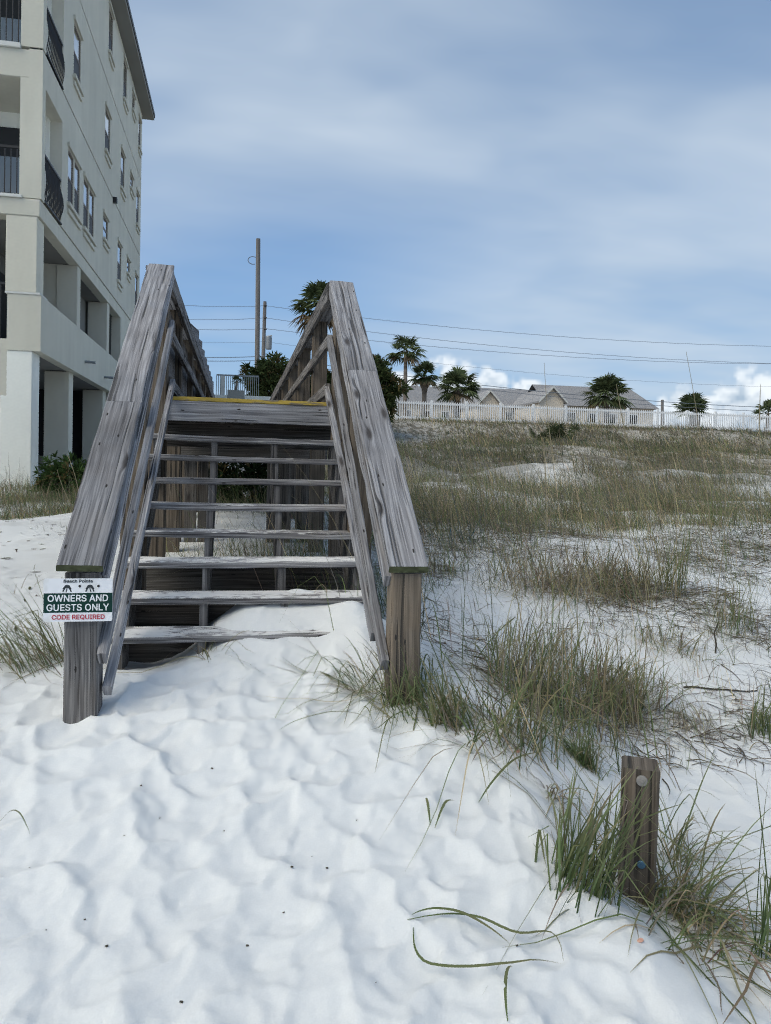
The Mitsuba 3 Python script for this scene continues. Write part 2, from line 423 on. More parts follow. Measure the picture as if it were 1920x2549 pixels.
def ground_z(x, y, fine=True):
    x, y = np.asarray(x, float), np.asarray(y, float)
    z0 = x * 0.0
    lf = meshkit.fbm(np.stack([x * .8, y * .8, z0], -1), 3, seed=2) - .5
    scarp = 1.17 + .22 * np.clip(2.5 - y, -1, 1) * (y < 2.5) + .16 * lf
    s = sst(scarp - .10 - .25 * sst(2.7, 3.5, y), scarp + .34 + .75 * sst(2.6, 3.4, y), x) * (1 - sst(9, 15, y))
    z = P_path(y) * (1 - s) + P_hollow(y) * s
    # low hummocks of the dune field
    left = (1 - sst(-3.0, -.8, x)) * sst(9, 13, y) * (1 - sst(22, 30, y))
    z = z - .13 * left
    hum = (1 - .9 * left) * (meshkit.fbm(np.stack([x * .22, y * .20, z0 + 3], -1), 4, seed=8) - .5)
    z = z + hum * 1.25 * sst(5, 14, y) * (1 - .35 * sst(34, 42, y) - .57 * sst(45.5, 48.5, y)) * (1 - .8 * np.exp(-(((x - .1) / 2.2) ** 2)))
    z = z + lf * .16 * sst(3.6, 6.0, y) * sst(.9, 2.0, np.abs(x - .1))
    # the bank left of the lowest post, and the drift lying on the lowest steps
    z = z - .05 * np.exp(-(((x + .95) / .35) ** 2 + ((y - 3.8) / .6) ** 2))
    drift = sst(-.34, .10, x) * (1 - sst(.62, .95, x)) * sst(3.55, 3.95, y) * (1 - sst(4.28, 4.62, y))
    z = z + drift * (.085 + .105 * sst(3.90, 4.22, y))
    z = z + .062 * sst(.40, .66, x) * (1 - sst(.80, 1.15, x)) * sst(3.55, 3.85, y) * (1 - sst(4.0, 4.3, y))
    z = z + .10 * np.exp(-(((x - .36) / .17) ** 2 + ((y - 4.44) / .16) ** 2))
    z = z - .11 * np.exp(-(((x + .44) / .26) ** 2 + ((y - 4.15) / .34) ** 2))
    # scour pit round the short post
    if fine:
        near = (y > .3) & (y < 6.4) & (np.abs(x) < 5.2)
        if near.any():
            xn, yn = x[near], y[near]
            wx = meshkit.fbm(np.stack([xn * 5.6, yn * 5.6, xn * 0], -1), 3, seed=31) - .5
            wy = meshkit.fbm(np.stack([xn * 5.6, yn * 5.6, xn * 0 + 9], -1), 3, seed=32) - .5
            q = np.stack([xn + .15 * wx, yn + .15 * wy], -1)
            d, i = foot_tree.query(q, k=5)
            # each foot pushes a bowl of its own depth; where bowls meet, the deeper one cuts a soft scarp into its neighbour
            h = -.028 * (.15 + 1.0 * foot_d[i]) + 2.9 * d ** 2
            h = np.minimum(h, .03)
            w = np.exp(-np.maximum(h, -.06) / .0013)
            b1 = -.0013 * np.log(w.sum(1) + 1e-30)
            d2, i2 = foot2_tree.query(q, k=3)
            m2 = -.03 * np.log(np.exp(-d2 / .03).sum(1) + 1e-30)
            b2 = (np.clip(m2 / .27, 0, 1.3) ** 2) * .007 + .028
            cr = np.abs(meshkit.fbm(np.stack([xn * 6 + wx, yn * 7 + wy, xn * 0], -1), 3, seed=35) - .5)
            d3, i3 = foot3_tree.query(q, k=4)
            h3 = np.minimum(-.009 * foot3_d[i3] + 3.0 * d3 ** 2, .002)
            b1 = b1 - .0012 * np.log(np.exp(-h3 / .0012).sum(1) + 1e-30)
            lump = (meshkit.fbm(np.stack([xn * 10, yn * 10, xn * 0], -1), 4, seed=33) - .5) * .016 + np.minimum(cr, .07) * .10 - .005
            trod = (1 - sst(.95, 1.45, xn + .10 * wx)) * (1 - sst(3.5, 4.05, yn)) * (.35 + .65 * sst(-2.9, -.9, xn + .5 * (3.0 - yn)))
            trod = np.maximum(trod, .30)
            inside = 1 - sst(.5, .75, np.abs(xn - .1)) * 0
            z = z.copy()
            z[near] += (b1 + b2 - .045) * trod * inside + lump * (.35 + .65 * trod)
    return z + EZ


def axis(parts):
    out = [parts[0][0]]
    for a, b, s in parts:
        n = max(1, int(round((b - a) / s)))
        out += list(a + (b - a) * (np.arange(n) + 1) / n)
    return np.array(out)


gx = axis([(-500, -80, 60), (-80, -20, 4), (-20, -6, .5), (-6, -2.4, .06), (-2.4, 2.5, .0125), (2.5, 6, .05), (6, 20, .3), (20, 80, 1.5), (80, 500, 60)])
gy = axis([(-40, 0, 8), (0, 1.4, .1), (1.4, 4.5, .0125), (4.5, 8, .035), (8, 20, .15), (20, 52, .35), (52, 120, 4), (120, 900, 80)])
GX, GY = np.meshgrid(gx, gy)
GZ = ground_z(GX, GY)
nxg, nyg = len(gx), len(gy)
ii = (np.arange(nyg - 1)[:, None] * nxg + np.arange(nxg - 1)[None]).ravel()
gf = np.concatenate([np.stack([ii, ii + 1, ii + nxg + 1], 1), np.stack([ii, ii + nxg + 1, ii + nxg], 1)])
add('sand_ground', (np.stack([GX.ravel(), GY.ravel(), GZ.ravel()], 1), gf), 'sand_mat', smooth=True,
    label='white beach sand trodden with footprints rising into low dunes', kind='structure')


def gz(x, y):
    return float(ground_z(np.array([x]), np.array([y]))[0])


# ------------------------------------------------------------------ the staircase
def R(z):
    return EZ + z


st = thing('beach_staircase', 'weathered grey wooden beach stairs with open treads and sloping handrails half buried in sand', 'staircase')
STEP_Y, STEP_Z, GO, RISE = 3.90, -.85, .239, .151
XL, XR = -.56, .70
for i in range(8):
    y, z = STEP_Y + GO * i, R(STEP_Z + RISE * i)
    rg = np.random.default_rng(100 + i)
    t1, t2 = rg.normal(0, .004, 2)
    put_board('tread', st, 'tread_wood', (XL - .045, y + .1175, z - .019 + t1), (XR + .04, y + .1175, z - .019 + t2 - .004), .235, .038, wear=.004, ch=.007,
              bow=rg.normal(-.004, .003), cup=rg.uniform(.002, .006))
slope = RISE / GO
for k, x in enumerate((-.565, -.165, .262, .70)):
    pts = []
    n0 = 0
    for i in range(n0, 8):
        y, z = STEP_Y + GO * i, R(STEP_Z + RISE * i)
        pts += [(y + .022, z - RISE - .0385 if i > 0 else z - .16), (y + .022, z - .0395), ]
        pts += [(y + GO + .022, z - .0395)]
    top_y, top_z = STEP_Y + GO * 8 + .02, R(STEP_Z + RISE * 7) - .0395
    pts += [(top_y, top_z - .24), (STEP_Y + .25, R(STEP_Z) - .30), (STEP_Y + .022, R(STEP_Z) - .30)]
    poly = Polygon(pts).buffer(0)
    m = prism_x(poly, x - .02, x + .02)
    board_id[0] += 1
    c, s = math.cos(math.atan(slope)), math.sin(math.atan(slope))
    # faces of their own so that each takes the grain along the slope
    tri = m.triangles.reshape(-1, 3)
    fn = np.repeat(m.face_normals, 3, 0)
    uu = (tri[:, 1] - STEP_Y) * c + (tri[:, 2] - R(STEP_Z)) * s + board_id[0] * 40 + 3
    vv = np.where(np.abs(fn[:, 0]) > .5, -(tri[:, 1]) * s + (tri[:, 2]) * c, tri[:, 0]) + k * .4
    # on the sawn risers run the grain up
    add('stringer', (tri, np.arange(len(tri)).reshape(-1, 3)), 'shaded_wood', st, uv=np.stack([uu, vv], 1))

# landing edge: yellow painted nosing over a broad facing board
DECK_Y, DECK_Z = 5.80, .492
put_board('facing_board', st, 'weathered_wood', (-.62, DECK_Y - .005, R(DECK_Z - .030 - .075)), (.76, DECK_Y - .005, R(DECK_Z - .034 - .075)), .038, .145)
put_board('landing_nosing', st, 'yellow_paint', (-.60, DECK_Y + .05, R(DECK_Z - .0145)), (.74, DECK_Y + .05, R(DECK_Z - .019)), .14, .029, lab='landing edge board painted worn yellow')
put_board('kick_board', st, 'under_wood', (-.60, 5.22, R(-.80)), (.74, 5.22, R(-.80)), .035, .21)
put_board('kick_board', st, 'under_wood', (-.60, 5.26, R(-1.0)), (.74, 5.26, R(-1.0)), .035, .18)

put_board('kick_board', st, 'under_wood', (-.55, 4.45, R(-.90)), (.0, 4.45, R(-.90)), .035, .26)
put_board('kick_board', st, 'under_wood', (-.55, 4.20, R(-1.02)), (-.19, 4.20, R(-1.02)), .035, .22)  # added dark board, stands in for the black shade below the lowest tread
# handrails
LOW_Y, TOP_Y = 3.36, 5.88


def rail_x(side, y):
    t = (y - LOW_Y) / (TOP_Y - LOW_Y)
    return (-.635 + .055 * t) if side < 0 else .764


def rail_line(side, za, zb, ya, yb, dx):
    return (rail_x(side, ya) + dx, ya, R(za)), (rail_x(side, yb) + dx, yb, R(zb))


sl = np.array([0, -(1.455 + .440), TOP_Y - LOW_Y]); sl /= np.linalg.norm(sl)
for side in (-1, 1):
    za, zb = (-.445, 1.455) if side < 0 else (-.455, 1.422)
    # the cap: two lengths butted
    q = .40 if side < 0 else .56
    ym, zm = LOW_Y + q * (TOP_Y - LOW_Y), za + q * (zb - za)
    a, b = rail_line(side, za, zm, LOW_Y - .02, ym - .001, 0)
    put_board('handrail_cap', st, 'weathered_wood', a, b, .184, .038, wear=.003, ch=.006, seg=30, bow=.006 if side < 0 else .002, twist=.03, moss=True)
    a, b = rail_line(side, zm + (.002 if side < 0 else .001), zb, ym + .001, TOP_Y + .03, 0)
    put_board('handrail_cap', st, 'weathered_wood', a, b, .184, .038, wear=.003, ch=.006, seg=34, bow=.010 if side < 0 else -.004, twist=-.04)
    inner = -side * .088
    a, b = rail_line(side, za - .063, zb - .063, LOW_Y + .06, TOP_Y, inner * .93)
    put_board('top_rail', st, 'weathered_wood', a, b, .030, .066, wear=.003)
    if side < 0:
        mid, low = ((-.83, 1.03), (3.37, 5.86)), ((-.985, .60), (3.43, 5.86))
    else:
        mid, low = ((-.90, .985), (3.40, 5.86)), ((-.82, .595), (3.62, 5.86))
    a, b = rail_line(side, mid[0][0], mid[0][1], mid[1][0], mid[1][1], inner)
    put_board('middle_rail', st, 'weathered_wood', a, b, .036, .066, wear=.003, bow=-.006)
    a, b = rail_line(side, low[0][0], low[0][1], low[1][0], low[1][1], inner - side * .012)
    put_board('lower_rail', st, 'weathered_wood', a, b, .036, .054, wear=.003, bow=.004)
    # posts
    for j, (y, nm) in enumerate(((LOW_Y + .085, 'post'), (4.78, 'post'), (5.80, 'post'))):
        t = (y - LOW_Y) / (TOP_Y - LOW_Y)
        top = za + t * (zb - za) - .030 / math.cos(math.atan(.75)) - .05
        x = rail_x(side, y) + side * .002
        mat = 'brown_wood' if (side > 0 or j > 0) else 'shaded_wood'
        put_board(nm, st, mat, (x, y, gz(x, y) - .45), (x + .002, y, R(top)), .138, .138, up=(0, 1, 0), wear=.003, ch=.008,
                  lab='brown post with a dark knot' if (side > 0 and j == 0) else None)

# sign screwed to the left post
sg = thing('notice_sign', 'white and dark green notice sign reading OWNERS AND GUESTS ONLY CODE REQUIRED', 'sign')
SX, SY0, SZ = -.642, 3.352, R(-.578)
SW, SH = .272, .180


def plate(poly, y0, y1):
    out = []
    for g in getattr(poly, 'geoms', [poly]):
        m = trimesh.creation.extrude_polygon(g, y1 - y0, engine='earcut')
        v = m.vertices.copy()
        out.append(trimesh.Trimesh(np.stack([v[:, 0] + SX, y1 - v[:, 2], v[:, 1] + SZ], 1), m.faces))
    return trimesh.util.concatenate(out)


pl = sbox(-SW / 2 + .008, -SH / 2 + .008, SW / 2 - .008, SH / 2 - .008).buffer(.008)
add('panel', plate(pl, SY0, SY0 + .003), 'sign_white', sg)
z_g0, z_g1 = -SH / 2 + .038, SH / 2 - .061
add('green_band', plate(sbox(-SW / 2 + .0006, z_g0, SW / 2 - .0006, z_g1), SY0 - .0012, SY0 - .0002), 'sign_green', sg)


def lettering(txt, h, cx, z, wid, bold, bsdf, name):
    m = meshkit.text_mesh(txt, h, .0009, bold=bold)
    lo, hi = m.bounds
    v = m.vertices.copy()
    v[:, 0] = (v[:, 0] - (lo[0] + hi[0]) / 2) * (wid / (hi[0] - lo[0])) + cx
    # extruded along +z: turn so that it stands and faces the viewer
    add(name, trimesh.Trimesh(np.stack([v[:, 0] + SX, SY0 - .0014 - v[:, 2], v[:, 1] + SZ + z], 1), m.faces), bsdf, sg)


lettering('OWNERS AND', .0265, 0, z_g1 - .034, .238, True, 'sign_white', 'lettering')
lettering('GUESTS ONLY', .0265, 0, z_g0 + .0085, .246, True, 'sign_white', 'lettering')
lettering('CODE REQUIRED', .0185, .002, -SH / 2 + .010, .208, True, 'sign_red', 'lettering')
lettering('Beach Pointe', .0120, 0, SH / 2 - .0165, .115, True, 'sign_black', 'lettering')


def icon_palm(cx, flip):
    parts = []
    for a in (-10, 22, 55, 90, 125, 158, 190):
        t = np.linspace(0, 1, 7)
        x = .016 * t * math.cos(math.radians(a)); y = .020 * t * math.sin(math.radians(a)) - .016 * t * t
        from shapely.geometry import LineString
        parts.append(LineString(list(zip(x, y))).buffer(.0024))
    t = np.linspace(0, 1, 6)
    parts.append(LineString(list(zip(-.004 * t * t * flip, -.022 * t))).buffer(.0018))
    from shapely import affinity
    return affinity.translate(unary_union(parts), cx, SH / 2 - .034)


from shapely.geometry import LineString
add('palm_emblem', plate(icon_palm(-.044, 1), SY0 - .0012, SY0 - .0002), 'sign_black', sg)
add('palm_emblem', plate(icon_palm(.046, -1), SY0 - .0012, SY0 - .0002), 'sign_black', sg)
for cx in (.006, .080):
    add('screw_head', plate(Point(cx, SH / 2 - .032).buffer(.0052), SY0 - .0032, SY0 - .0002), 'dark_metal', sg)

# ------------------------------------------------------------------ the walkway behind
wk = thing('boardwalk', 'grey wooden boardwalk running inland from the head of the stairs with railings on both sides', 'boardwalk')
W_END = 17.2
y = DECK_Y + .13
while y < W_END:
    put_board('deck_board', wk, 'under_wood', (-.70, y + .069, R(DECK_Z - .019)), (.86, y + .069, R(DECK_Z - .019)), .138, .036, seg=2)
    y += .145
for x in (-.56, -.34, -.12, .10, .32, .54, .74):
    put_board('joist', wk, 'under_wood', (x, DECK_Y + .02, R(DECK_Z - .108)), (x, W_END, R(DECK_Z - .108)), .038, .142, seg=12)
put_board('blocking', wk, 'under_wood', (-.62, 6.02, R(.29)), (.78, 6.02, R(.29)), .04, .32)  # boards added behind the landing edge to keep the deck underside dark
put_board('blocking', wk, 'under_wood', (-.62, 7.2, R(.33)), (.78, 7.2, R(.33)), .04, .28)
WL, WR, WZ = -.60, .764, 1.455
for side, x in ((-1, WL), (1, WR)):
    put_board('railing_cap', wk, 'weathered_wood', (x, TOP_Y + .035, R(WZ + (-.012 if side < 0 else -.042))), (x, W_END, R(WZ)), .184, .038, seg=40)
    inn = x - side * .088
    put_board('railing_top_rail', wk, 'shaded_wood', (inn, TOP_Y + .02, R(WZ - .10)), (inn, W_END, R(WZ - .10)), .036, .14, seg=30)
    put_board('railing_middle_rail', wk, 'shaded_wood', (inn, TOP_Y + .02, R(.965)), (inn, W_END, R(.965)), .036, .09, seg=30)
    put_board('railing_lower_rail', wk, 'shaded_wood', (inn, TOP_Y + .02, R(.60)), (inn, W_END, R(.60)), .036, .09, seg=30)
    yy = 7.45
    while yy < W_END:
        put_board('railing_post', wk, 'brown_wood', (x, yy, gz(x, yy) - .4), (x, yy, R(WZ - .022)), .138, .138, up=(0, 1, 0))
        yy += 1.75
# boarded screen on the left side and its row of tilted slats
yy = 6.2
while yy < W_END - .2:
    put_board('screen_board', wk, 'shaded_wood', (WL - .0, yy, R(.42)), (WL - .0, yy, R(1.30)), .022, .15, up=(0, 1, 0), seg=3)
    yy += .158
for k in range(8):
    yk = 9.15 + .87 * k
    put_board('screen_panel', wk, 'weathered_wood', (WL - .06, yk, R(1.55)), (WL + .075, yk + .90, R(1.55)), .028, .30, seg=4)
# what carries it
put_board('cross_beam', wk, 'under_wood', (-.86, 8.0, R(.155)), (.92, 8.0, R(.155)), .09, .19)
for x, w, h0 in ((-.76, .11, 0), (-.62, .13, .012), (-.47, .12, 0), (-.345, .10, .02)):
    put_board('screen_plank', wk, 'under_wood', (x, 8.07 + h0, gz(x, 8.05) - .3), (x, 8.07 + h0, R(.06)), .03, w, up=(1, 0, 0))
for x, w in ((.36, .10), (.50, .12), (.74, .14)):
    put_board('support_post', wk, 'under_wood', (x, 8.12, gz(x, 8.1) - .3), (x, 8.12, R(.06)), .12, w, up=(1, 0, 0))
put_board('support_post', wk, 'under_wood', (-.74, 6.35, gz(-.74, 6.35) - .3), (-.74, 6.35, R(.27)), .14, .14, up=(0, 1, 0))
for yb in (10.2, 12.4, 14.6, 16.8):
    for x in (-.6, .75):
        put_board('support_post', wk, 'under_wood', (x, yb, gz(x, yb) - .3), (x, yb, R(.27)), .14, .14, up=(0, 1, 0))

# ------------------------------------------------------------------ short post in the grass
pb = at(1381, 1962, 2.74)
sp_ = thing('marker_post', 'short brown square timber post with two round bolt heads standing in beach grass', 'post')
hz = at(1386, 1668, 2.74)[2]
pz0 = gz(pb[0], pb[1])
nd = np.array([pb[0], pb[1], 0.]); nd /= np.linalg.norm(nd)
a_ = math.radians(4.0)
nd = np.array([nd[0] * math.cos(a_) - nd[1] * math.sin(a_), nd[0] * math.sin(a_) + nd[1] * math.cos(a_), 0])
sd_ = np.array([nd[1], -nd[0], 0])
pc = pb + nd * .064
put_board('shaft', sp_, 'brown_wood', (pc[0], pc[1], pz0 - .35), (pc[0] + .004, pc[1], hz), .128, .128, up=tuple(nd), wear=.003, ch=.010, seg=30)
for (px, py), r, mat, nm, lb in (((1391, 1694), .0195, 'bolt_zinc', 'bolt_head', 'large grey bolt washer near the top'), ((1391, 1878), .015, 'bolt_blue', 'bolt_head', 'bluish bolt head near the grass')):
    c = at(px, py, 2.73)
    c = c - nd * ((c - pb) @ nd) - nd * .003
    v, f = lathe([(0, .009), (r * .28, .009), (r * .30, .0055), (r * .85, .005), (r, .003), (r, -.008)], 24, (0, 0, 0))
    v = c + v[:, :1] * sd_ + v[:, 1:2] * np.array([0, 0, 1.]) - v[:, 2:] * nd
    add(nm, (v, f), mat, sp_, smooth=35, label=lb)

# ------------------------------------------------------------------ the building
FX, FY0, FY1 = -4.0, 16.65, 32.25


def yD(D):
    return (D + .744) / .9816


bd = thing('apartment_building', 'beige stucco apartment building on square columns with balconies and a dark eaved roof', 'building')
BZ0 = -.75
GR = R(BZ0)
LV = [5.28, 8.30, 11.32, 13.95]                            # floor lines above the eye
TH = .26
# windows of the side wall: (y0, y1, z0, z1, kind)
W = []
for a, b, z0, z1 in ((18.4, 19.2, 9.20, 10.45), (22.7, 23.56, 9.22, 10.45), (25.7, 26.5, 9.22, 10.45), (27.9, 28.6, 10.0, 10.48),
                     (17.95, 18.55, 6.03, 7.28), (18.66, 19.26, 6.03, 7.28), (19.75, 20.40, 6.03, 7.28), (20.52, 21.15, 6.03, 7.28),
                     (22.6, 23.4, 6.60, 7.28), (25.3, 26.1, 6.02, 7.26), (27.4, 28.1, 6.80, 7.28), (29.6, 30.3, 6.05, 7.26), (29.6, 30.3, 9.22, 10.45),
                     (23.1, 23.8, 12.3, 13.62), (26.0, 26.75, 12.3, 13.62), (28.1, 28.75, 12.9, 13.5), (29.9, 30.5, 12.3, 13.4), (18.3, 19.1, 12.3, 13.62)):
    W.append((yD(a), yD(b), R(z0), R(z1)))
OPEN = [(yD(15.85), yD(17.35), R(5.30), R(7.62)), (yD(15.85), yD(17.35), R(8.32), R(10.64)), (yD(15.85), yD(17.35), R(11.34), R(13.5))]
for k in range(3):
    z0, z1 = R(LV[k]) + .02, R(LV[k + 1]) - .02
    poly = sbox(FY0, z0, FY1, z1)
    for w in W + OPEN:
        if z0 - .3 < (w[2] + w[3]) / 2 < z1:
            poly = poly.difference(sbox(w[0], max(w[2], z0 + (.0 if w in OPEN else 0)), w[1], w[3]))
    for w in OPEN:
        if z0 - .3 < (w[2] + w[3]) / 2 < z1:
            poly = poly.difference(sbox(w[0], z0 - .1, w[1], w[3]))
    add('wall', prism_x(poly, FX - TH, FX), 'stucco', bd)
    # dark joint between the floors
    add('wall_joint', bx(FX - TH, FX - .03, FY0 + .03, FY1 - .03, z1, z1 + .04), 'dark_room', bd)
    # projecting strip at the far corner
    add('corner_pilaster', bx(FX + .002, FX + .10, yD(28.95), FY1, z0 + .03, z1 - .05), 'stucco', bd) if k < 0 else None
# floor band over the open storey
add('floor_band', cbx(FX - 12, FX - .02, FY0 - .02, FY0 + .42, R(4.94), R(5.28)), 'stucco', bd)
bp = sbox(FY0 + .42, R(4.94), FY1, R(5.28))
add('floor_band', prism_x(bp, FX - TH, FX - .02), 'stucco', bd)
# gallery storey
lp = Polygon([(FX - .62, FY0), (FX + .02, FY0), (FX + .02, yD(24.5)), (FX - .20, yD(24.5)), (FX - .20, FY0 + .22), (FX - .62, FY0 + .22)])
lm = trimesh.creation.extrude_polygon(lp, 1.14, engine='earcut'); lm.apply_translation((0, 0, R(2.22)))
add('spandrel', lm, 'stucco', bd)
add('spandrel', bx(FX - 12, FX - .62, FY0 + .02, FY0 + .24, R(1.30), R(2.45)), 'stucco', bd)
add('spandrel_cap', bx(FX - .66, FX + .005, FY0 - .02, FY0 + .60, R(3.362), R(3.40)), 'trim', bd)
add('wall', prism_x(sbox(yD(24.5), GR - .5, FY1, R(3.36)), FX - .3, FX + .0), 'stucco', bd)
add('wall', prism_x(sbox(yD(26.15), R(3.36), FY1, R(4.94)), FX - .3, FX + .0), 'stucco', bd)
add('column', cbx(FX - .66, FX - .07, FY0 + .0, FY0 + .56, R(3.40), R(4.94)), 'stucco_light', bd)
for D0, D1, w in ((19.4, 19.78, .55), (23.8, 24.2, .62)):
    add('column', cbx(FX - w, FX - .05, yD(D0), yD(D1), R(3.36), R(4.94)), 'stucco', bd)
for D0, D1, w in ((15.62, 16.2, .62), (19.03, 19.5, .60), (23.8, 24.3, .62)):
    y0 = yD(D0)
    add('column', cbx(FX - w - .12, FX - .14, y0, yD(D1), GR - .7, R(2.22)), 'stucco_pale' if D0 < 16 else 'stucco_light', bd, **({'label': 'pale corner column with a hairline crack'} if D0 < 16 else {}))
add('column', cbx(FX - 1.30, FX - .92, FY0 + .6, FY0 + 1.1, GR - .7, R(2.22)), 'stucco', bd)
# slabs, inner walls
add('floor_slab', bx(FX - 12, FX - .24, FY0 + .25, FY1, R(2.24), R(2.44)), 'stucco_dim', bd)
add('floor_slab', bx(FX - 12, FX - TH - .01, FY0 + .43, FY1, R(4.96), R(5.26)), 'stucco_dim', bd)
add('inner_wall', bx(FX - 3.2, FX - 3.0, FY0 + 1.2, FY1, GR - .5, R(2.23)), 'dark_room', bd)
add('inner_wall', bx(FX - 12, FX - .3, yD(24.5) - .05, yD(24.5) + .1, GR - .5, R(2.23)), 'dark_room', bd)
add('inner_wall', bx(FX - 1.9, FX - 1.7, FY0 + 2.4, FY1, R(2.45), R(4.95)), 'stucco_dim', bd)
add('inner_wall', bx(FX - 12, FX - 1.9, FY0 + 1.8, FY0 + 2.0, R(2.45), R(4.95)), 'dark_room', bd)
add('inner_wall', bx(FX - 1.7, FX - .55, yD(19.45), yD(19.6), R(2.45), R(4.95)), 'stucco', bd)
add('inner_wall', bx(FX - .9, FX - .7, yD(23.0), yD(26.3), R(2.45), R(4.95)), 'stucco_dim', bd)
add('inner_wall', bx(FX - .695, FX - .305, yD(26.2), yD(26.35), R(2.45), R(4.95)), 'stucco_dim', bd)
add('gallery_door', bx(FX - 1.695, FX - 1.66, FY0 + 2.9, FY0 + 3.7, R(2.45), R(4.5)), 'dark_room', bd)
add('gallery_door', bx(FX - 1.695, FX - 1.66, yD(21.2), yD(22.1), R(2.45), R(4.5)), 'dark_room', bd)
add('back_wall', bx(FX - 12, FX - TH - .01, FY1 - .25, FY1, R(5.3), R(13.9)), 'stucco', bd)
# balcony storeys of the front
BAL = FX - .24
for k in range(3):
    z0, z1 = R(LV[k]), R(LV[k + 1])
    if k > 0:
        add('balcony_slab', cbx(FX - 12, FX - .03, FY0 - .0, FY0 + 2.0, z0 - .60, z0 - .04), 'stucco', bd)
        add('balcony_edge', bx(FX - 12, FX - .42, FY0 - .06, FY0 + .1, z0 - .038, z0 + .05), 'trim', bd)
    else:
        add('balcony_edge', bx(FX - 12, FX - .36, FY0 - .07, FY0 + .1, z0 + .002, z0 + .06), 'trim', bd)
    add('corner_pier', bx(FX - .42, FX + .0015, FY0 - .003, FY0 + .19, z0 + .02, z1 - .60), 'stucco', bd)
    add('balcony_wall', bx(FX - 12, FX - TH - .001, FY0 + 1.75, FY0 + 1.95, z0, z1 - .03), 'stucco_pale', bd)
    dr_ = add('sliding_door', bx(FX - 3.4, FX - .52, FY0 + 1.70, FY0 + 1.74, z0 + .05, z1 - .95), 'dark_room', bd)
    counts[dr_ + '__pane'] = 0
    add('pane', bx(FX - 2.0, FX - .62, FY0 + 1.67, FY0 + 1.69, z0 + .15, z1 - 1.6), 'blind', dr_)
    # front railing
    rl = add('balcony_railing', bx(FX - 12, FX - .43, FY0 + .10, FY0 + .15, z0 + 1.03, z0 + 1.08), 'dark_metal', bd)
    add('bottom_rail', bx(FX - 12, FX - .43, FY0 + .11, FY0 + .14, z0 + .10, z0 + .13), 'dark_metal', rl)
    for j in range(18):
        x = FX - .50 - .115 * j
        add('baluster', bx(x - .009, x + .009, FY0 + .116, FY0 + .134, z0 + .13, z0 + 1.03), 'dark_metal', rl)
    # bowed railing of the side opening
    if k < 2:
        y0, y1 = OPEN[k][0], OPEN[k][1]
        rl = add('side_railing', bx(FX - .06, FX - .01, y0, y1, z0 + 1.0, z0 + 1.05), 'dark_metal', bd)
        n = 15 if k == 1 else 30
        for j in range(n):
            yy = y0 + (y1 - y0) * (j + .5) / n
            t = np.linspace(0, 1, 8)
            b = np.stack([FX - .03 + .065 * np.sin(np.pi * np.clip(1 - t * 1.15, 0, 1)) ** 1.0 * (t < .9), t * 0 + yy, z0 + .06 + .96 * t], 1)
            if k == 0 and j % 2:
                b[:, 1] += .06 * np.sin(t * 9 + j)
            add('baluster', tube(b, .011, 4), 'dark_metal', rl)
        add('bottom_rail', bx(FX - .05, FX + .02, y0, y1, z0 + .04, z0 + .07), 'dark_metal', rl)
add('gallery_railing', bx(FX - 12, FX - .67, FY0 + .09, FY0 + .14, R(3.55), R(3.60)), 'dark_metal', bd)
gk = [k for k in scene if k.startswith(bd + '__gallery_railing')][0]
for j in range(14):
    x = FX - .78 - .12 * j
    add('baluster', bx(x - .01, x + .01, FY0 + .10, FY0 + .13, R(2.47), R(3.55)), 'dark_metal', gk)
# windows
for (y0, y1, z0, z1) in W:
    wn = add('window', bx(FX - .20, FX - .17, y0, y1, z0, z1), 'dark_room', bd)
    fr = unary_union([sbox(y0, z0, y1, z1).difference(sbox(y0 + .05, z0 + .05, y1 - .05, z1 - .05)), sbox(y0 + .05, (z0 + z1) / 2 - .03, y1 - .05, (z0 + z1) / 2 + .03)])
    add('frame', prism_x(fr, FX - .050, FX - .020), 'window_frame', wn)
    if z1 - z0 > .8:
        add('pane', bx(FX - .034, FX - .030, y0 + .05, y1 - .05, (z0 + z1) / 2 + .03, z1 - .05), 'pane_glass', wn)
        add('insect_screen', bx(FX - .034, FX - .030, y0 + .05, y1 - .05, z0 + .05, (z0 + z1) / 2 - .03), 'screen', wn)
    else:
        add('pane', bx(FX - .034, FX - .030, y0 + .05, y1 - .05, z0 + .05, z1 - .05), 'pane_glass', wn)
    add('sill', bx(FX + .001, FX + .075, y0 - .10, y1 + .10, z0 - .09, z0 - .005), 'stucco', wn)
    add('sill_moulding', bx(FX + .001, FX + .045, y0 - .04, y1 + .04, z0 - .24, z0 - .14), 'stucco', wn)
    add('lintel', bx(FX + .001, FX + .05, y0 - .08, y1 + .08, z1 + .03, z1 + .13), 'stucco', wn)
# scupper pipes and a flood lamp
for D, z in ((20.1, 2.62), (23.0, 2.55)):
    add('drain_pipe', tube([(FX + .0, yD(D), R(z)), (FX + .28, yD(D), R(z) - .02)], .035, 8), 'grey_metal', bd)
fl = add('flood_lamp', bx(FX + .0, FX + .12, yD(24.2), yD(24.35), R(8.18), R(8.34)), 'dark_metal', bd)
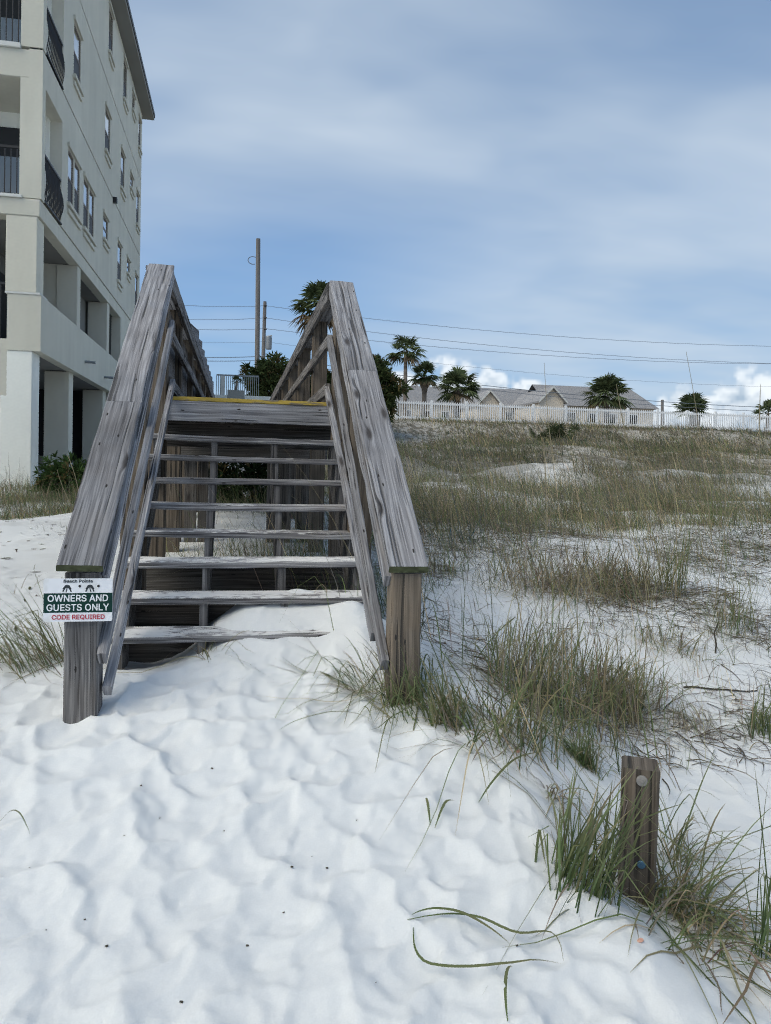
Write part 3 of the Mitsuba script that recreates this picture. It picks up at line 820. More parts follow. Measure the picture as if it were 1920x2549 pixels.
# roof: soffit, dark eave and hipped planes
OV = .42
x0, x1, y0, y1 = FX - 12.6, FX + OV, FY0 - .7, FY1 + OV
zs = R(13.95)
add('soffit', bx(x0, x1, y0, y1, zs, zs + .10), 'soffit', bd)
add('eave_fascia', bx(x0 - .03, x1 + .03, y0 - .03, y1 + .03, zs + .102, zs + .26), 'dark_metal', bd)
xm, rz = (x0 + x1) / 2, zs + .262
v = np.array([(x0, y0, rz), (x1, y0, rz), (x1, y1, rz), (x0, y1, rz), (xm, y0 + 6.5, rz + 2.2), (xm, y1 - 6.5, rz + 2.2)], float)
f = np.array([(0, 1, 4), (1, 2, 5), (1, 5, 4), (2, 3, 5), (3, 0, 4), (3, 4, 5), (0, 2, 1), (0, 3, 2)])
add('roof', (v, f), 'shingle', bd)

tb = thing('round_table', 'round table under a pale cloth in the open ground floor behind the corner column', 'table')
c = at(112, 945, 21.5)
add('tablecloth', lathe([(0, .78), (.50, .78), (.52, .70), (.50, .25)], 20, (c[0], c[1], GR + .1)), 'cloth', tb, smooth=40)
add('pedestal', lathe([(.06, .77), (.06, .06), (.28, .03), (.28, -.2)], 14, (c[0], c[1], GR + .1)), 'dark_metal', tb, smooth=40)

# ------------------------------------------------------------------ leaf helpers
class Leaves:
    def __init__(self):
        self.v, self.f, self.c, self.n = [], [], [], 0

    def ribbon(self, P, wdt, side, col, col2=None):
        """P (n, k, 3) centre lines of n blades, wdt (n, k), side (n, 3), col (n, 3)"""
        n, k = P.shape[:2]
        sd_n = side if side.ndim == 3 else side[:, None]
        A = P + sd_n * wdt[..., None] * .5
        B = P - sd_n * wdt[..., None] * .5
        V = np.stack([A, B], 2).reshape(-1, 3)
        col2 = col if col2 is None else col2
        t = np.linspace(0, 1, k)[None, :, None]
        C = np.repeat((col[:, None] * (1 - t) + col2[:, None] * t)[:, :, None], 2, 2).reshape(-1, 3)
        b = (np.arange(n)[:, None] * 2 * k + np.arange(k - 1)[None] * 2).ravel() + self.n
        F = np.concatenate([np.stack([b, b + 1, b + 3], 1), np.stack([b, b + 3, b + 2], 1)])
        self.v.append(V); self.c.append(C); self.f.append(F); self.n += len(V)

    def get(self):
        return (np.vstack(self.v), np.vstack(self.f)), np.vstack(self.c)


def put_leaves(name, L, parent=None, **lab):
    m, c = L.get()
    return add(name, m, 'blade_mat', parent, smooth=True, color=np.clip(c, .005, .9), **lab)


GREEN = np.array([.125, .175, .075]); DEEP = np.array([.060, .105, .045]); OLIVE = np.array([.215, .205, .115])
STRAW = np.array([.44, .37, .24]); DEAD = np.array([.185, .150, .115]); GREY = np.array([.25, .225, .195])


def palette(rg, n, w):
    cols = np.stack([GREEN, DEEP, OLIVE, STRAW, DEAD, GREY])
    i = rg.choice(6, n, p=np.array(w) / np.sum(w))
    return cols[i] * rg.uniform(.7, 1.3, (n, 1)) * rg.normal(1, .05, (n, 3))


def blades(L, rg, root, n, length, wid, tilt, droop, w, lean=(0, 0), spread=.04, k=6, clamp=True, lvar=.35, fan=None):
    """n blades of beach grass from about one root, arching over and resting on the sand where they reach it."""
    az = rg.uniform(0, 2 * np.pi, n) if fan is None else rg.normal(fan[0], fan[1], n)
    tl = np.abs(rg.normal(0, tilt, n))
    ln = length * rg.uniform(1 - lvar, 1 + lvar, n)
    d = np.stack([np.sin(tl) * np.cos(az) + lean[0], np.sin(tl) * np.sin(az) + lean[1], np.cos(tl)], 1)
    d /= np.linalg.norm(d, axis=1, keepdims=True)
    rt = np.stack([root[0] + rg.normal(0, spread, n), root[1] + rg.normal(0, spread, n)], 1)
    z = ground_z(rt[:, 0], rt[:, 1])
    t = np.linspace(0, 1, k)
    dr_ = droop * rg.uniform(.3, 1.7, n)
    P = np.concatenate([rt, z[:, None] - .01], 1)[:, None] + d[:, None] * (ln[:, None] * t)[..., None]
    P[..., 2] -= (dr_ * ln)[:, None] * t ** 2.2
    out = np.stack([d[:, 0], d[:, 1]], 1)
    P[..., :2] += out[:, None] * ((dr_ * ln * .35)[:, None] * t ** 2)[..., None]
    kk = rg.uniform(.45, .8, n)[:, None]; km = (rg.uniform(0, 1, n) < .22)[:, None]      # some are snapped over
    over = np.maximum(t[None] - kk, 0) * ln[:, None] * km
    P[..., 2] -= over * 1.5
    P[..., :2] += rg.normal(0, .8, (n, 1, 2)) * over[..., None]
    sw = rg.normal(0, .05, (n, 2)) * ln[:, None]
    P[..., :2] += sw[:, None] * (t ** 2)[None, :, None]
    if clamp:
        g = ground_z(P[..., 0].ravel(), P[..., 1].ravel()).reshape(n, k)
        lim = g + .004 + rg.uniform(0, .015, n)[:, None] * (t > 0)
        P[..., 2] = np.where(t[None] > .05, np.maximum(P[..., 2], lim), P[..., 2])
    wd = wid * rg.uniform(.6, 1.25, n)[:, None] * np.array([.75, 1, 1, .85, .6, .12])[np.clip((t * 5).round().astype(int), 0, 5)][None]
    sd = np.stack([-np.sin(az), np.cos(az), rg.normal(0, .25, n)], 1)
    sd /= np.linalg.norm(sd, axis=1, keepdims=True)
    col = palette(rg, n, w)
    tip = col * .7 + .3 * STRAW
    L.ribbon(P, wd, sd, col, tip)


def sprig(x, y, n, length, wid, tilt, droop, w, seed, name, label, group=None, fans=None, **k):
    rg = np.random.default_rng(seed)
    L = Leaves()
    m = fans or 3
    for j in range(m):
        blades(L, rg, (x + rg.normal(0, k.get('spread', .04)), y + rg.normal(0, k.get('spread', .04))), n // m, length * rg.uniform(.75, 1.15), wid, tilt * 1.15, droop * 1.25, w,
               lean=(k.get('lean', (0, 0))[0] + rg.normal(0, .16), k.get('lean', (0, 0))[1] + rg.normal(0, .16)), spread=k.get('spread', .04), k=k.get('k', 7))
    # dead blades lying low about the foot
    nd_ = int(n * (.08 if w is LUSH else .5))
    blades(L, rg, (x, y), nd_, length * .62, wid * .8, 1.0, .55, DRY, lean=k.get('lean', (0, 0)), spread=k.get('spread', .04) * 1.3, k=7)
    return put_leaves(name, L, label=label, category='grass tuft', group=group)


def at_y(px, py, y):
    k = (px * 1920 / 1666 - 960 + ROLL * (py * 2549 / 2212 - HORIZON)) / F_PX
    return at(px, py, y / (CP - k * SP))


def on_ground(px, py):
    """where the view ray of this pixel meets the sand"""
    for D in np.concatenate([np.arange(1.6, 12, .02), np.arange(12, 60, .2)]):
        p = at(px, py, D)
        if p[2] <= gz_fast(p[0], p[1]):
            return p
    return p


_gz_cache = {}


def gz_fast(x, y):
    k = (round(x, 2), round(y, 2))
    if k not in _gz_cache:
        _gz_cache[k] = float(ground_z(np.array([x]), np.array([y]), fine=False)[0])
    return _gz_cache[k]


LIVE = (5, 2, 3, 1, .3, .2); MIXED = (3, 1.2, 3, 1.6, 1.2, .8); DRY = (1, .3, 2, 2, 3, 2.2); LUSH = (7, 3.5, 1.0, .3, .05, .05)
tufts = [
    # px, py, blades, length, width, tilt, droop, palette, lean, spread, fans, label
    (75, 1440, 70, .55, .0055, .30, .30, MIXED, (-.45, 0), .055, 4, 'green and straw grass tuft leaning left behind the notice sign post'),
    (130, 1425, 40, .50, .0055, .25, .25, LIVE, (-.25, 0), .035, 3, 'upright grass tuft close beside the left stair post'),
    (872, 1512, 170, .36, .0060, .40, .45, LUSH, (-.10, -.1), .055, 5, 'lush green grass tuft wrapped round the foot of the right stair post'),
    (800, 1480, 60, .40, .0050, .60, .55, LIVE, (-.45, -.2), .05, 3, 'low green grass tuft spilling from the stair foot over the sand path'),
    (975, 1570, 75, .36, .0060, .34, .30, MIXED, (0, 0), .035, 3, 'open grass tuft just right of the right stair post'),
    (1100, 1590, 130, .46, .0060, .30, .30, LIVE, (-.05, 0), .07, 4, 'tall green grass tuft in the middle of the row right of the stairs'),
    (1265, 1650, 120, .24, .0055, .38, .35, LUSH, (0, 0), .03, 3, 'small dense dark green grass tuft behind the short bolted post'),
    (1020, 1615, 16, .50, .0060, .75, .60, LIVE, (.2, -.2), .02, 1, 'few long grass blades arching over the edge of the sand path'),
    (1262, 1925, 120, .40, .0080, .20, .14, LUSH, (.24, .10), .05, 4, 'thick bright green grass sheaf leaning against the left side of the short bolted post'),
    (1485, 1990, 130, .44, .0065, .75, .6, LIVE, (.50, .05), .05, 5, 'sprawling grass tuft fanning right from the foot of the short bolted post'),
    (1480, 2040, 50, .46, .0060, .9, .65, MIXED, (.45, .1), .06, 4, 'flattened straw and green grass tuft in front of the short bolted post'),
    (1455, 1860, 40, .38, .0055, .35, .35, LIVE, (.15, .0), .04, 3, 'thin grass tuft directly behind the right side of the short bolted post'),
    (1650, 2075, 16, .62, .0095, .16, .12, LUSH, (.06, .0), .02, 1, 'broad tall blades standing at the right edge of the picture'),
    (1200, 1725, 16, .20, .0060, .55, .6, MIXED, (.0, .0), .02, 1, 'small bent grass sprout in the sand left of the short bolted post'),
    (1655, 1590, 90, .30, .0055, .35, .35, LUSH, (-.1, 0), .04, 3, 'green grass tuft at the right edge halfway up the hollow'),
    (1520, 1590, 60, .25, .0045, .55, .5, DRY, (-.2, 0), .05, 3, 'grey dried grass tuft left of the green tuft at the right edge'),
    (1365, 1550, 110, .42, .0050, .30, .25, DRY, (0, 0), .07, 4, 'brown dried grass tuft behind the small dense green tuft'),
    (1200, 1530, 420, .52, .0052, .42, .32, MIXED, (-.05, 0), .14, 6, 'large mixed green and brown grass clump filling the middle of the hollow'),
    (1290, 1520, 360, .48, .0052, .42, .32, MIXED, (.05, 0), .12, 5, 'right half of the big mixed clump, browner with tall stems'),
    (1430, 1395, 110, .34, .0050, .50, .45, MIXED, (0, 0), .07, 4, 'rounded olive grass clump on the open sand beyond the big mixed clump'),
    (1590, 1370, 80, .55, .0050, .25, .2, LIVE, (0, 0), .08, 3, 'upright green shoots on open sand at the far right'),
    (1230, 1270, 520, .50, .0060, .50, .35, DRY, (0, 0), .22, 8, 'wide brown clump with dead undergrowth on the near dune'),
    (1340, 1275, 320, .44, .0060, .50, .35, DRY, (0, 0), .16, 6, 'dry clump joined to the right of the wide brown clump'),
    (1465, 1290, 70, .62, .0055, .20, .15, LIVE, (0, 0), .06, 3, 'slender bright green shoots right of the wide brown clump'),
    (960, 1235, 110, .34, .0050, .40, .35, MIXED, (0, 0), .09, 4, 'low green tuft beside the right handrail end'),
    (1250, 1120, 380, .40, .0080, .50, .35, DRY, (0, 0), .13, 6, 'brown hummock clump on the bare white dune'),
    (1440, 1110, 120, .50, .0075, .30, .25, MIXED, (0, 0), .07, 4, 'olive clump standing alone on the white dune top'),
    (1545, 1135, 90, .55, .0070, .25, .2, LIVE, (0, 0), .08, 3, 'pale green upright clump on the white dune'),
    (450, 1412, 14, .30, .0050, .9, .75, MIXED, (.1, -.3), .03, 2, 'few drooping blades growing from under the lowest tread'),
]
for i, (px, py, n, ln, wd, tl, dp, w, lean, sprd, fans, lb) in enumerate(tufts):
    p = on_ground(px, py)
    lw = (lean[0] * CP + lean[1] * SP, -lean[0] * SP + lean[1] * CP)
    sprig(p[0], p[1], n, ln, wd, tl, dp, w, 300 + i, 'grass_tuft', lb, lean=lw, spread=sprd, fans=fans)

# long runner blades lying on the open sand
for i, (lb, paths) in enumerate((
        ('two looped green blades lying on the bare sand near the lower right', [[(890, 1988), (960, 1990), (1040, 2020), (1105, 2066)], [(880, 1996), (990, 1998), (1060, 2030), (1130, 2060), (1190, 2030), (1222, 2098)],
            [(893, 2010), (900, 2070), (950, 2120), (1060, 2135), (1140, 2110), (1216, 2100)], [(1100, 2240), (1095, 2160), (1112, 2098)]]),
        ('short dry curved blade lying on sand at the left edge', [[(-12, 1780), (25, 1782), (58, 1807)]]),
        ('long thin stem curving over the sand path below the right stair post', [[(600, 1575), (660, 1560), (740, 1548), (805, 1566)], [(770, 1540), (790, 1552), (805, 1568)]]),
        ('bent green blade arching onto the sand path left of the short bolted post', [[(1035, 1740), (1075, 1690), (1130, 1650), (1190, 1632)], [(940, 1790), (985, 1727)], [(930, 1788), (918, 1735)]]))):
    L = Leaves()
    rg = np.random.default_rng(900 + i)
    for pth in paths:
        pp = np.array([on_ground(*q) for q in pth])
        t = np.linspace(0, len(pp) - 1, 18)
        from scipy.interpolate import CubicSpline
        P = CubicSpline(np.arange(len(pp)), pp, axis=0)(t) if len(pp) > 2 else np.stack([np.interp(t, [0, 1], pp[:, k]) for k in range(3)], 1)
        g = ground_z(P[:, 0], P[:, 1])
        sm = np.convolve(np.pad(g, 4, mode='edge'), np.ones(9) / 9, 'valid')
        P[:, 2] = np.maximum(g + .004, sm + .010 + .035 * np.sin(np.linspace(0, np.pi, len(P))))
        dd = np.gradient(P, axis=0); dd /= np.linalg.norm(dd, axis=1, keepdims=True)
        sd = np.cross(dd, (0, 0, 1.0)); sd /= np.linalg.norm(sd, axis=1, keepdims=True)
        sd = sd * np.sign((sd[:, :2] * P[:, :2]).sum(1, keepdims=True) + 1e-9) * .9 + np.array([0, 0, .30]); sd /= np.linalg.norm(sd, axis=1, keepdims=True)
        wdt = (.0095 if i in (0, 3) else .0050) * np.sin(np.linspace(.25, np.pi - .05, len(P)))
        L.ribbon(P[None], wdt[None], sd[None], (GREEN * .85 if i != 1 else DEAD)[None], (OLIVE if i != 1 else GREEN)[None])
    put_leaves('fallen_blade', L, label=lb, category='grass blade')

# tall seed stalks of the dune grass
stalks = [((1240, 1200), (1180, 785), 6.4), ((1170, 1290), (1165, 945), 5.6), ((1430, 1180), (1335, 830), 7.0), ((1540, 1080), (1475, 760), 9.0), ((1655, 1130), (1645, 830), 8.0), ((1140, 1470), (1075, 1180), 4.6),
          ((1360, 1240), (1330, 900), 6.6), ((1545, 1300), (1560, 1020), 6.0), ((1270, 1480), (1262, 1220), 4.5), ((1390, 1480), (1378, 1200), 4.6), ((985, 1180), (985, 1010), 7.5), ((1460, 1290), (1440, 1000), 6.0),
          ((185, 1130), (128, 1015), 8.5), ((175, 1090), (140, 980), 9.5)]
SL = ['tall leaning stalk whose tip stands against the sky left of the big gabled house', 'straight stalk rising behind the wide brown clump', 'stalk crossing the fence in front of the round crowned palm',
      'tallest stalk leaning left high over the right part of the fence', 'stalk at the right edge with its tip over the fence', 'thin stalk left of the wide brown clump', 'stalk rising through the dry clump right of the wide brown clump',
      'stalk rising from the green shoots at the far right', 'stalk standing in the big mixed clump, left of two', 'stalk standing in the big mixed clump, right of two', 'short stalk beside the middle of the right handrail', 'stalk among the slender bright green shoots',
      'pale stalk leaning left over the rough grass, longer of two near the columns', 'pale stalk in front of the second column, shorter of two near the columns']
for i, (a, b, D) in enumerate(stalks):
    p0, p1 = at(*a, D), at(*b, D)
    p0[2] = min(p0[2], gz(p0[0], p0[1]))
    t = np.linspace(0, 1, 14)[:, None]
    P = p0 * (1 - t) + p1 * t
    P[:, 0] += (.05 * np.sin(t[:, 0] * 2.6)) * (1 if i % 2 else -1)
    r = np.linspace(.0036, .0016, 14) * max(1, D / 6)
    r[10:13] *= 1.7 if i % 3 else 1.0
    tp = add('seed_stalk', tube(P, r, 5), 'stalk_mat', label=SL[i], category='grass stalk', group='tall stalks in the dune grass' if i < 12 else 'pale stalks near the building')
scene['stalk_mat'] = principled((.23, .20, .13), .8)

# ------------------------------------------------------------------ dune grass as one mass, dead litter, creeping weeds
rg = np.random.default_rng(77)
L = Leaves()


def field(n, xr, yr, dens, n_bl, length, wid, w, tilt=.62, droop=.5, k=5):
    x = rg.uniform(*xr, n); y = rg.uniform(*yr, n)
    keep = rg.uniform(0, 1, n) < dens(x, y)
    x, y = x[keep], y[keep]
    # only where the view could reach
    D = x * SP + y * CP; X = x * CP - y * SP
    v = (np.abs(X) < D * .60 + 1.5)
    x, y = x[v], y[v]
    m = len(x)
    if m == 0:
        return
    X2, Y2 = np.repeat(x, n_bl), np.repeat(y, n_bl)
    tot = m * n_bl
    D2 = X2 * SP + Y2 * CP
    patch = meshkit.fbm(np.stack([X2 * .35, Y2 * .25, X2 * 0], -1), 3, seed=71)
    hk = np.repeat(rg.lognormal(0, .38, m), n_bl)                     # each clump has its own height
    ck = np.repeat(rg.normal(0, 1, (m, 1)), n_bl, 0)                    # and its own tint
    sp = (.07 + .010 * D2) * np.sqrt(hk)
    ox, oy = rg.normal(0, 1, tot), rg.normal(0, 1, tot)
    X2 = X2 + ox * sp; Y2 = Y2 + oy * sp
    z = ground_z(X2, Y2, fine=False) - .01
    az = np.arctan2(oy, ox) + rg.normal(0, .9, tot); tl = np.abs(rg.normal(0, tilt, tot))
    ln = length * rg.uniform(.5, 1.4, tot) * hk
    d = np.stack([np.sin(tl) * np.cos(az) - .12, np.sin(tl) * np.sin(az), np.cos(tl)], 1)
    t = np.linspace(0, 1, k)
    P = np.stack([X2, Y2, z], 1)[:, None] + d[:, None] * (ln[:, None] * t)[..., None]
    dp = droop * ln * rg.uniform(.2, 1.9, tot)
    P[..., 2] -= dp[:, None] * t ** 2
    P[..., :2] += (d[:, None, :2] * (dp * .8)[:, None, None]) * (t ** 2)[None, :, None]
    wd = np.maximum(wid * .85, D2 * .00065)[:, None] * rg.uniform(.6, 1.2, tot)[:, None] * np.linspace(1, .15, k)[None] * (.85 + .3 * rg.uniform(0, 1, tot)[:, None])
    sd = np.stack([-np.sin(az), np.cos(az), az * 0], 1)
    sd = .5 * sd + .7 * np.array([CP, -SP, 0])
    sd /= np.linalg.norm(sd, axis=1, keepdims=True)
    col = palette(rg, tot, w) * (.80 + .65 * patch[:, None])
    col = col * (1 + .30 * ck * np.array([1.0, .72, .45])) * (1 + .16 * np.repeat(rg.normal(0, 1, (m, 1)), n_bl, 0))
    L.ribbon(P, wd, sd, col, col * .75 + .25 * OLIVE)


def nz(x, y, s, seed):
    return meshkit.fbm(np.stack([x * s, y * s, x * 0], -1), 3, seed=seed)


def start(x, y):
    return 6.4 + 3.0 * sst(2.0, 4.2, x) - 1.6 * sst(7, 10, x) + 2.6 * (nz(x, y, .7, 62) - .5)


FM = (1.4, .6, 3.2, 2.2, 2.6, 1.8)
field(1500, (1.0, 12), (5.5, 11), lambda x, y: sst(.42, .58, nz(x, y, .65, 61)) * sst(-.5, .7, y - start(x, y)), 26, .44, .006, FM)
field(3800, (1.2, 22), (7.5, 19), lambda x, y: sst(.42, .58, nz(x, y, .40, 63) + .02) * sst(-.3, 1.2, y - start(x, y)), 22, .50, .008, FM)
field(3400, (.8, 36), (17, 34), lambda x, y: sst(.42, .58, nz(x, y, .28, 64)), 18, .50, .010, FM)
field(2300, (-4, 42), (31, 42), lambda x, y: sst(.40, .58, nz(x, y, .34, 65)), 16, .36, .016, (2.2, 2.4, 3, 1.2, 1.6, 1.2))
field(3200, (-6, 44), (40.5, 49.3), lambda x, y: sst(.44, .58, nz(x, y, .60, 66)) * (.50 + .50 * sst(8, 15, x)), 14, .24, .018, (1.0, 1.0, 2, 1.4, 2.6, 2.4), tilt=.9)
field(1300, (10, 46), (38, 49.3), lambda x, y: sst(.30, .55, nz(x, y, .28, 68)), 16, .60, .016, FM)
# thin stray shoots over the whole slope
field(1300, (1.25, 9.5), (3.6, 11), lambda x, y: .30 + .70 * sst(.45, .6, nz(x, y, .9, 91)), 10, .42, .0052, (3, 1, 2.5, 1.5, 2, 1), tilt=.45, droop=.45)
field(460, (1.25, 9), (4.2, 10.5), lambda x, y: sst(.48, .6, nz(x, y, .8, 92)), 26, .16, .0050, (.3, .2, 1, 1, 4, 2.5), tilt=1.0, droop=.3)
put_leaves('dune_grass', L, label='olive and straw dune grass covering the dune field', kind='stuff')
L = Leaves()
field(2600, (-12, -1.3), (9.0, 16.6), lambda x, y: sst(.30, .50, nz(x, y, .5, 67)) * sst(8.8, 11.2, y + 1.2 * (nz(x, y, .6, 3) - .5) - .10 * (x + 4)), 24, .30, .008, (1.4, 2.4, 3.0, .8, 3.2, .8))
field(320, (-6, -.9), (5.2, 9.5), lambda x, y: sst(.52, .62, nz(x, y, .8, 68)), 10, .12, .006, (1, 1, 2, 1, 2, 2), tilt=.9)
put_leaves('rough_grass', L, label='rough low grass along the foot of the building', kind='stuff')
L = Leaves()
field(260, (-.9, 1.1), (6.2, 12.5), lambda x, y: sst(.40, .55, nz(x, y, .9, 69)), 20, .38, .006, (2, 2, 2, 1, 1.6, 1.2))
field(60, (.55, 1.2), (4.3, 6.4), lambda x, y: x * 0 + 1, 20, .40, .005, (2, 2, 2, 1, 1.2, 1))
put_leaves('understair_grass', L, label='sparse grass growing in the shade under the stairs', kind='stuff')

# dead stems tangled on the sand
L = Leaves()
n = 32000
x = rg.uniform(1.1, 9.0, n); y = 3.0 + 9.0 * rg.uniform(0, 1, n) ** 1.5
keep = rg.uniform(0, 1, n) < sst(.36, .56, nz(x, y, .9, 80)) * sst(3.3, 4.0, y) * (.35 + .65 * sst(1.2, 1.8, x))
x, y = x[keep], y[keep]; n = len(x)
a0 = rg.uniform(0, 2 * np.pi, n); curl = rg.normal(0, 2.2, n); ln = rg.uniform(.10, .42, n)
t = np.linspace(0, 1, 7)
ang = a0[:, None] + curl[:, None] * t
step = ln[:, None] / 6
PX = x[:, None] + np.cumsum(np.cos(ang) * step, 1); PYY = y[:, None] + np.cumsum(np.sin(ang) * step, 1)
PZZ = ground_z(PX.ravel(), PYY.ravel()).reshape(PX.shape) + .004 + rg.uniform(0, .035, n)[:, None] * np.sin(t * np.pi)
wd = rg.uniform(.0034, .0072, n)[:, None] * (1 - .6 * t)
sd = np.stack([-np.sin(a0), np.cos(a0), a0 * 0 + .8], 1); sd /= np.linalg.norm(sd, axis=1, keepdims=True)
L.ribbon(np.stack([PX, PYY, PZZ], -1), wd, sd, palette(rg, n, (.1, .1, .3, .8, 4, 2)) * .62)
n = 700
x = rg.uniform(-6, -.95, n); y = rg.uniform(4.4, 10.5, n)
keep = rg.uniform(0, 1, n) < sst(.46, .60, nz(x, y, .9, 83)); x, y = x[keep], y[keep]; n = len(x)
a0 = rg.uniform(0, 2 * np.pi, n); ln = rg.uniform(.025, .10, n); t = np.linspace(-.5, .5, 4)
PX = x[:, None] + np.cos(a0)[:, None] * ln[:, None] * t; PYY = y[:, None] + np.sin(a0)[:, None] * ln[:, None] * t
PZZ = ground_z(PX.ravel(), PYY.ravel()).reshape(PX.shape) + .005
sd = np.stack([-np.sin(a0), np.cos(a0), a0 * 0 + .3], 1); sd /= np.linalg.norm(sd, axis=1, keepdims=True)
L.ribbon(np.stack([PX, PYY, PZZ], -1), rg.uniform(.008, .022, n)[:, None] * np.array([.3, 1, 1, .3]), sd, palette(rg, n, (.6, 1, 1, .2, 3, 1)) * .5)
put_leaves('dead_stems', L, label='tangled dead grey grass stems lying on the sand of the hollow', kind='stuff')

# specks of debris on the path
vs, fs, o = [], [], 0
for px, py in ((262, 1813), (628, 1888), (610, 2120 - 160), (812, 2120), (530, 2042), (705, 1865), (672, 1838), (340, 1762), (222, 2060), (175, 1985), (55, 1876), (90, 2005), (385, 2170), (1120, 2060), (480, 1790), (455, 1650), (300, 1700), (770, 1760)):
    p = on_ground(px, py)
    m = trimesh.creation.icosphere(subdivisions=1, radius=1.0)
    r0 = random.Random(px).uniform(.0012, .0042)
    v = m.vertices * np.array([r0 * 1.4, r0, r0 * .7]) + rf.normal(0, r0 * .15, m.vertices.shape) + np.array([p[0], p[1], gz(p[0], p[1]) + .002])
    vs.append(v); fs.append(m.faces + o); o += len(v)
add('debris_specks', (np.vstack(vs), np.vstack(fs)), 'debris', label='dark specks of plant debris scattered on the trodden sand', kind='stuff')
for i, (px, py, lb) in enumerate(((1121, 1622, 'small salmon pink scrap lying at the edge of the grass row'), (1690 - 300, 2090 - 40, 'small orange shell scrap in the flattened grass'))):
    p = on_ground(px, py)
    m = trimesh.creation.icosphere(subdivisions=2, radius=1.0)
    v = m.vertices * np.array([.010, .007, .005]) + rf.normal(0, .0009, m.vertices.shape)
    v[:, 2] += .12 * v[:, 0]
    add('scrap', (v + np.array([p[0], p[1], gz(p[0], p[1]) + .006]), m.faces), 'litter_pink', smooth=40, label=lb, category='litter')
tw = thing('driftwood_twig', 'dark dead twig standing upright in the sand at right', 'twig')
a, b = on_ground(1548, 1412), None
P = np.array([a + np.array([0, 0, -.03]), a + np.array([.005, 0, .06]), a + np.array([-.006, .01, .13]), a + np.array([.012, 0, .20])])
add('stem', tube(P, [.006, .0055, .005, .0035], 6), 'debris', tw)
tw = thing('driftwood_twig', 'dark twig lying flat across the sand at the right edge', 'twig')
a, b = on_ground(1480, 1487), on_ground(1640, 1500)
P = np.array([a * (1 - t) + b * t for t in np.linspace(0, 1, 8)])
P[:, 2] = [gz(q[0], q[1]) + .008 for q in P]
add('stem', tube(P, np.linspace(.006, .0035, 8), 6), 'debris', tw)

# ------------------------------------------------------------------ picket fence on the crest
pf = thing('picket_fence', 'long white picket fence along the crest of the dune', 'fence')
A, B = at(855, 895, 49.6), at(1720, 930, 58.0)
FYA, FYB = A[1], B[1]
span = B - A
Lf = np.linalg.norm(span[:2])
dirf = span[:2] / Lf
npost = int(Lf / 2.35)
fz = lambda q: R(3.12) + .20 * q
for j in range(npost + 1):
    q = j / npost
    x, yv = A[0] + span[0] * q, A[1] + span[1] * q
    m = bx(-.065, .065, -.065, .065, -.5, 1.40)
    m.apply_transform(trimesh.transformations.rotation_matrix(math.atan2(dirf[1], dirf[0]), (0, 0, 1)))
    m.apply_translation((x, yv, fz(q)))
    add('fence_post', m, 'white_paint', pf)
for zz in (.22, .75, 1.15):
    m = bx(0, Lf, -.03, .03, zz - .055, zz + .055)
    m.apply_transform(trimesh.transformations.rotation_matrix(math.atan2(dirf[1], dirf[0]), (0, 0, 1)))
    v = m.vertices.copy()
    qq = ((v[:, :2] @ dirf) / Lf)
    v[:, 2] += fz(qq); v[:, 0] += A[0]; v[:, 1] += A[1]
    if zz != .75:
        add('fence_rail', (v, m.faces), 'white_paint', pf)
npk = int(Lf / .158)
pk = prism_x(Polygon([(-.032, .05), (.032, .05), (.032, 1.24), (0, 1.30), (-.032, 1.24)]), -.012, .012)
pkv = np.stack([pk.vertices[:, 1], pk.vertices[:, 0] - .045, pk.vertices[:, 2]], 1)
pk = trimesh.Trimesh(pkv, pk.faces)
pk.apply_transform(trimesh.transformations.rotation_matrix(math.atan2(dirf[1], dirf[0]), (0, 0, 1)))
pk_ply = mikit.ply(pk, 'white_paint')
for j in range(npk):
    q = (j + .5) / npk
    scene[num(pf + '__picket')] = {**pk_ply, 'to_world': T().translate([float(A[0] + span[0] * q), float(A[1] + span[1] * q), float(fz(q))])}

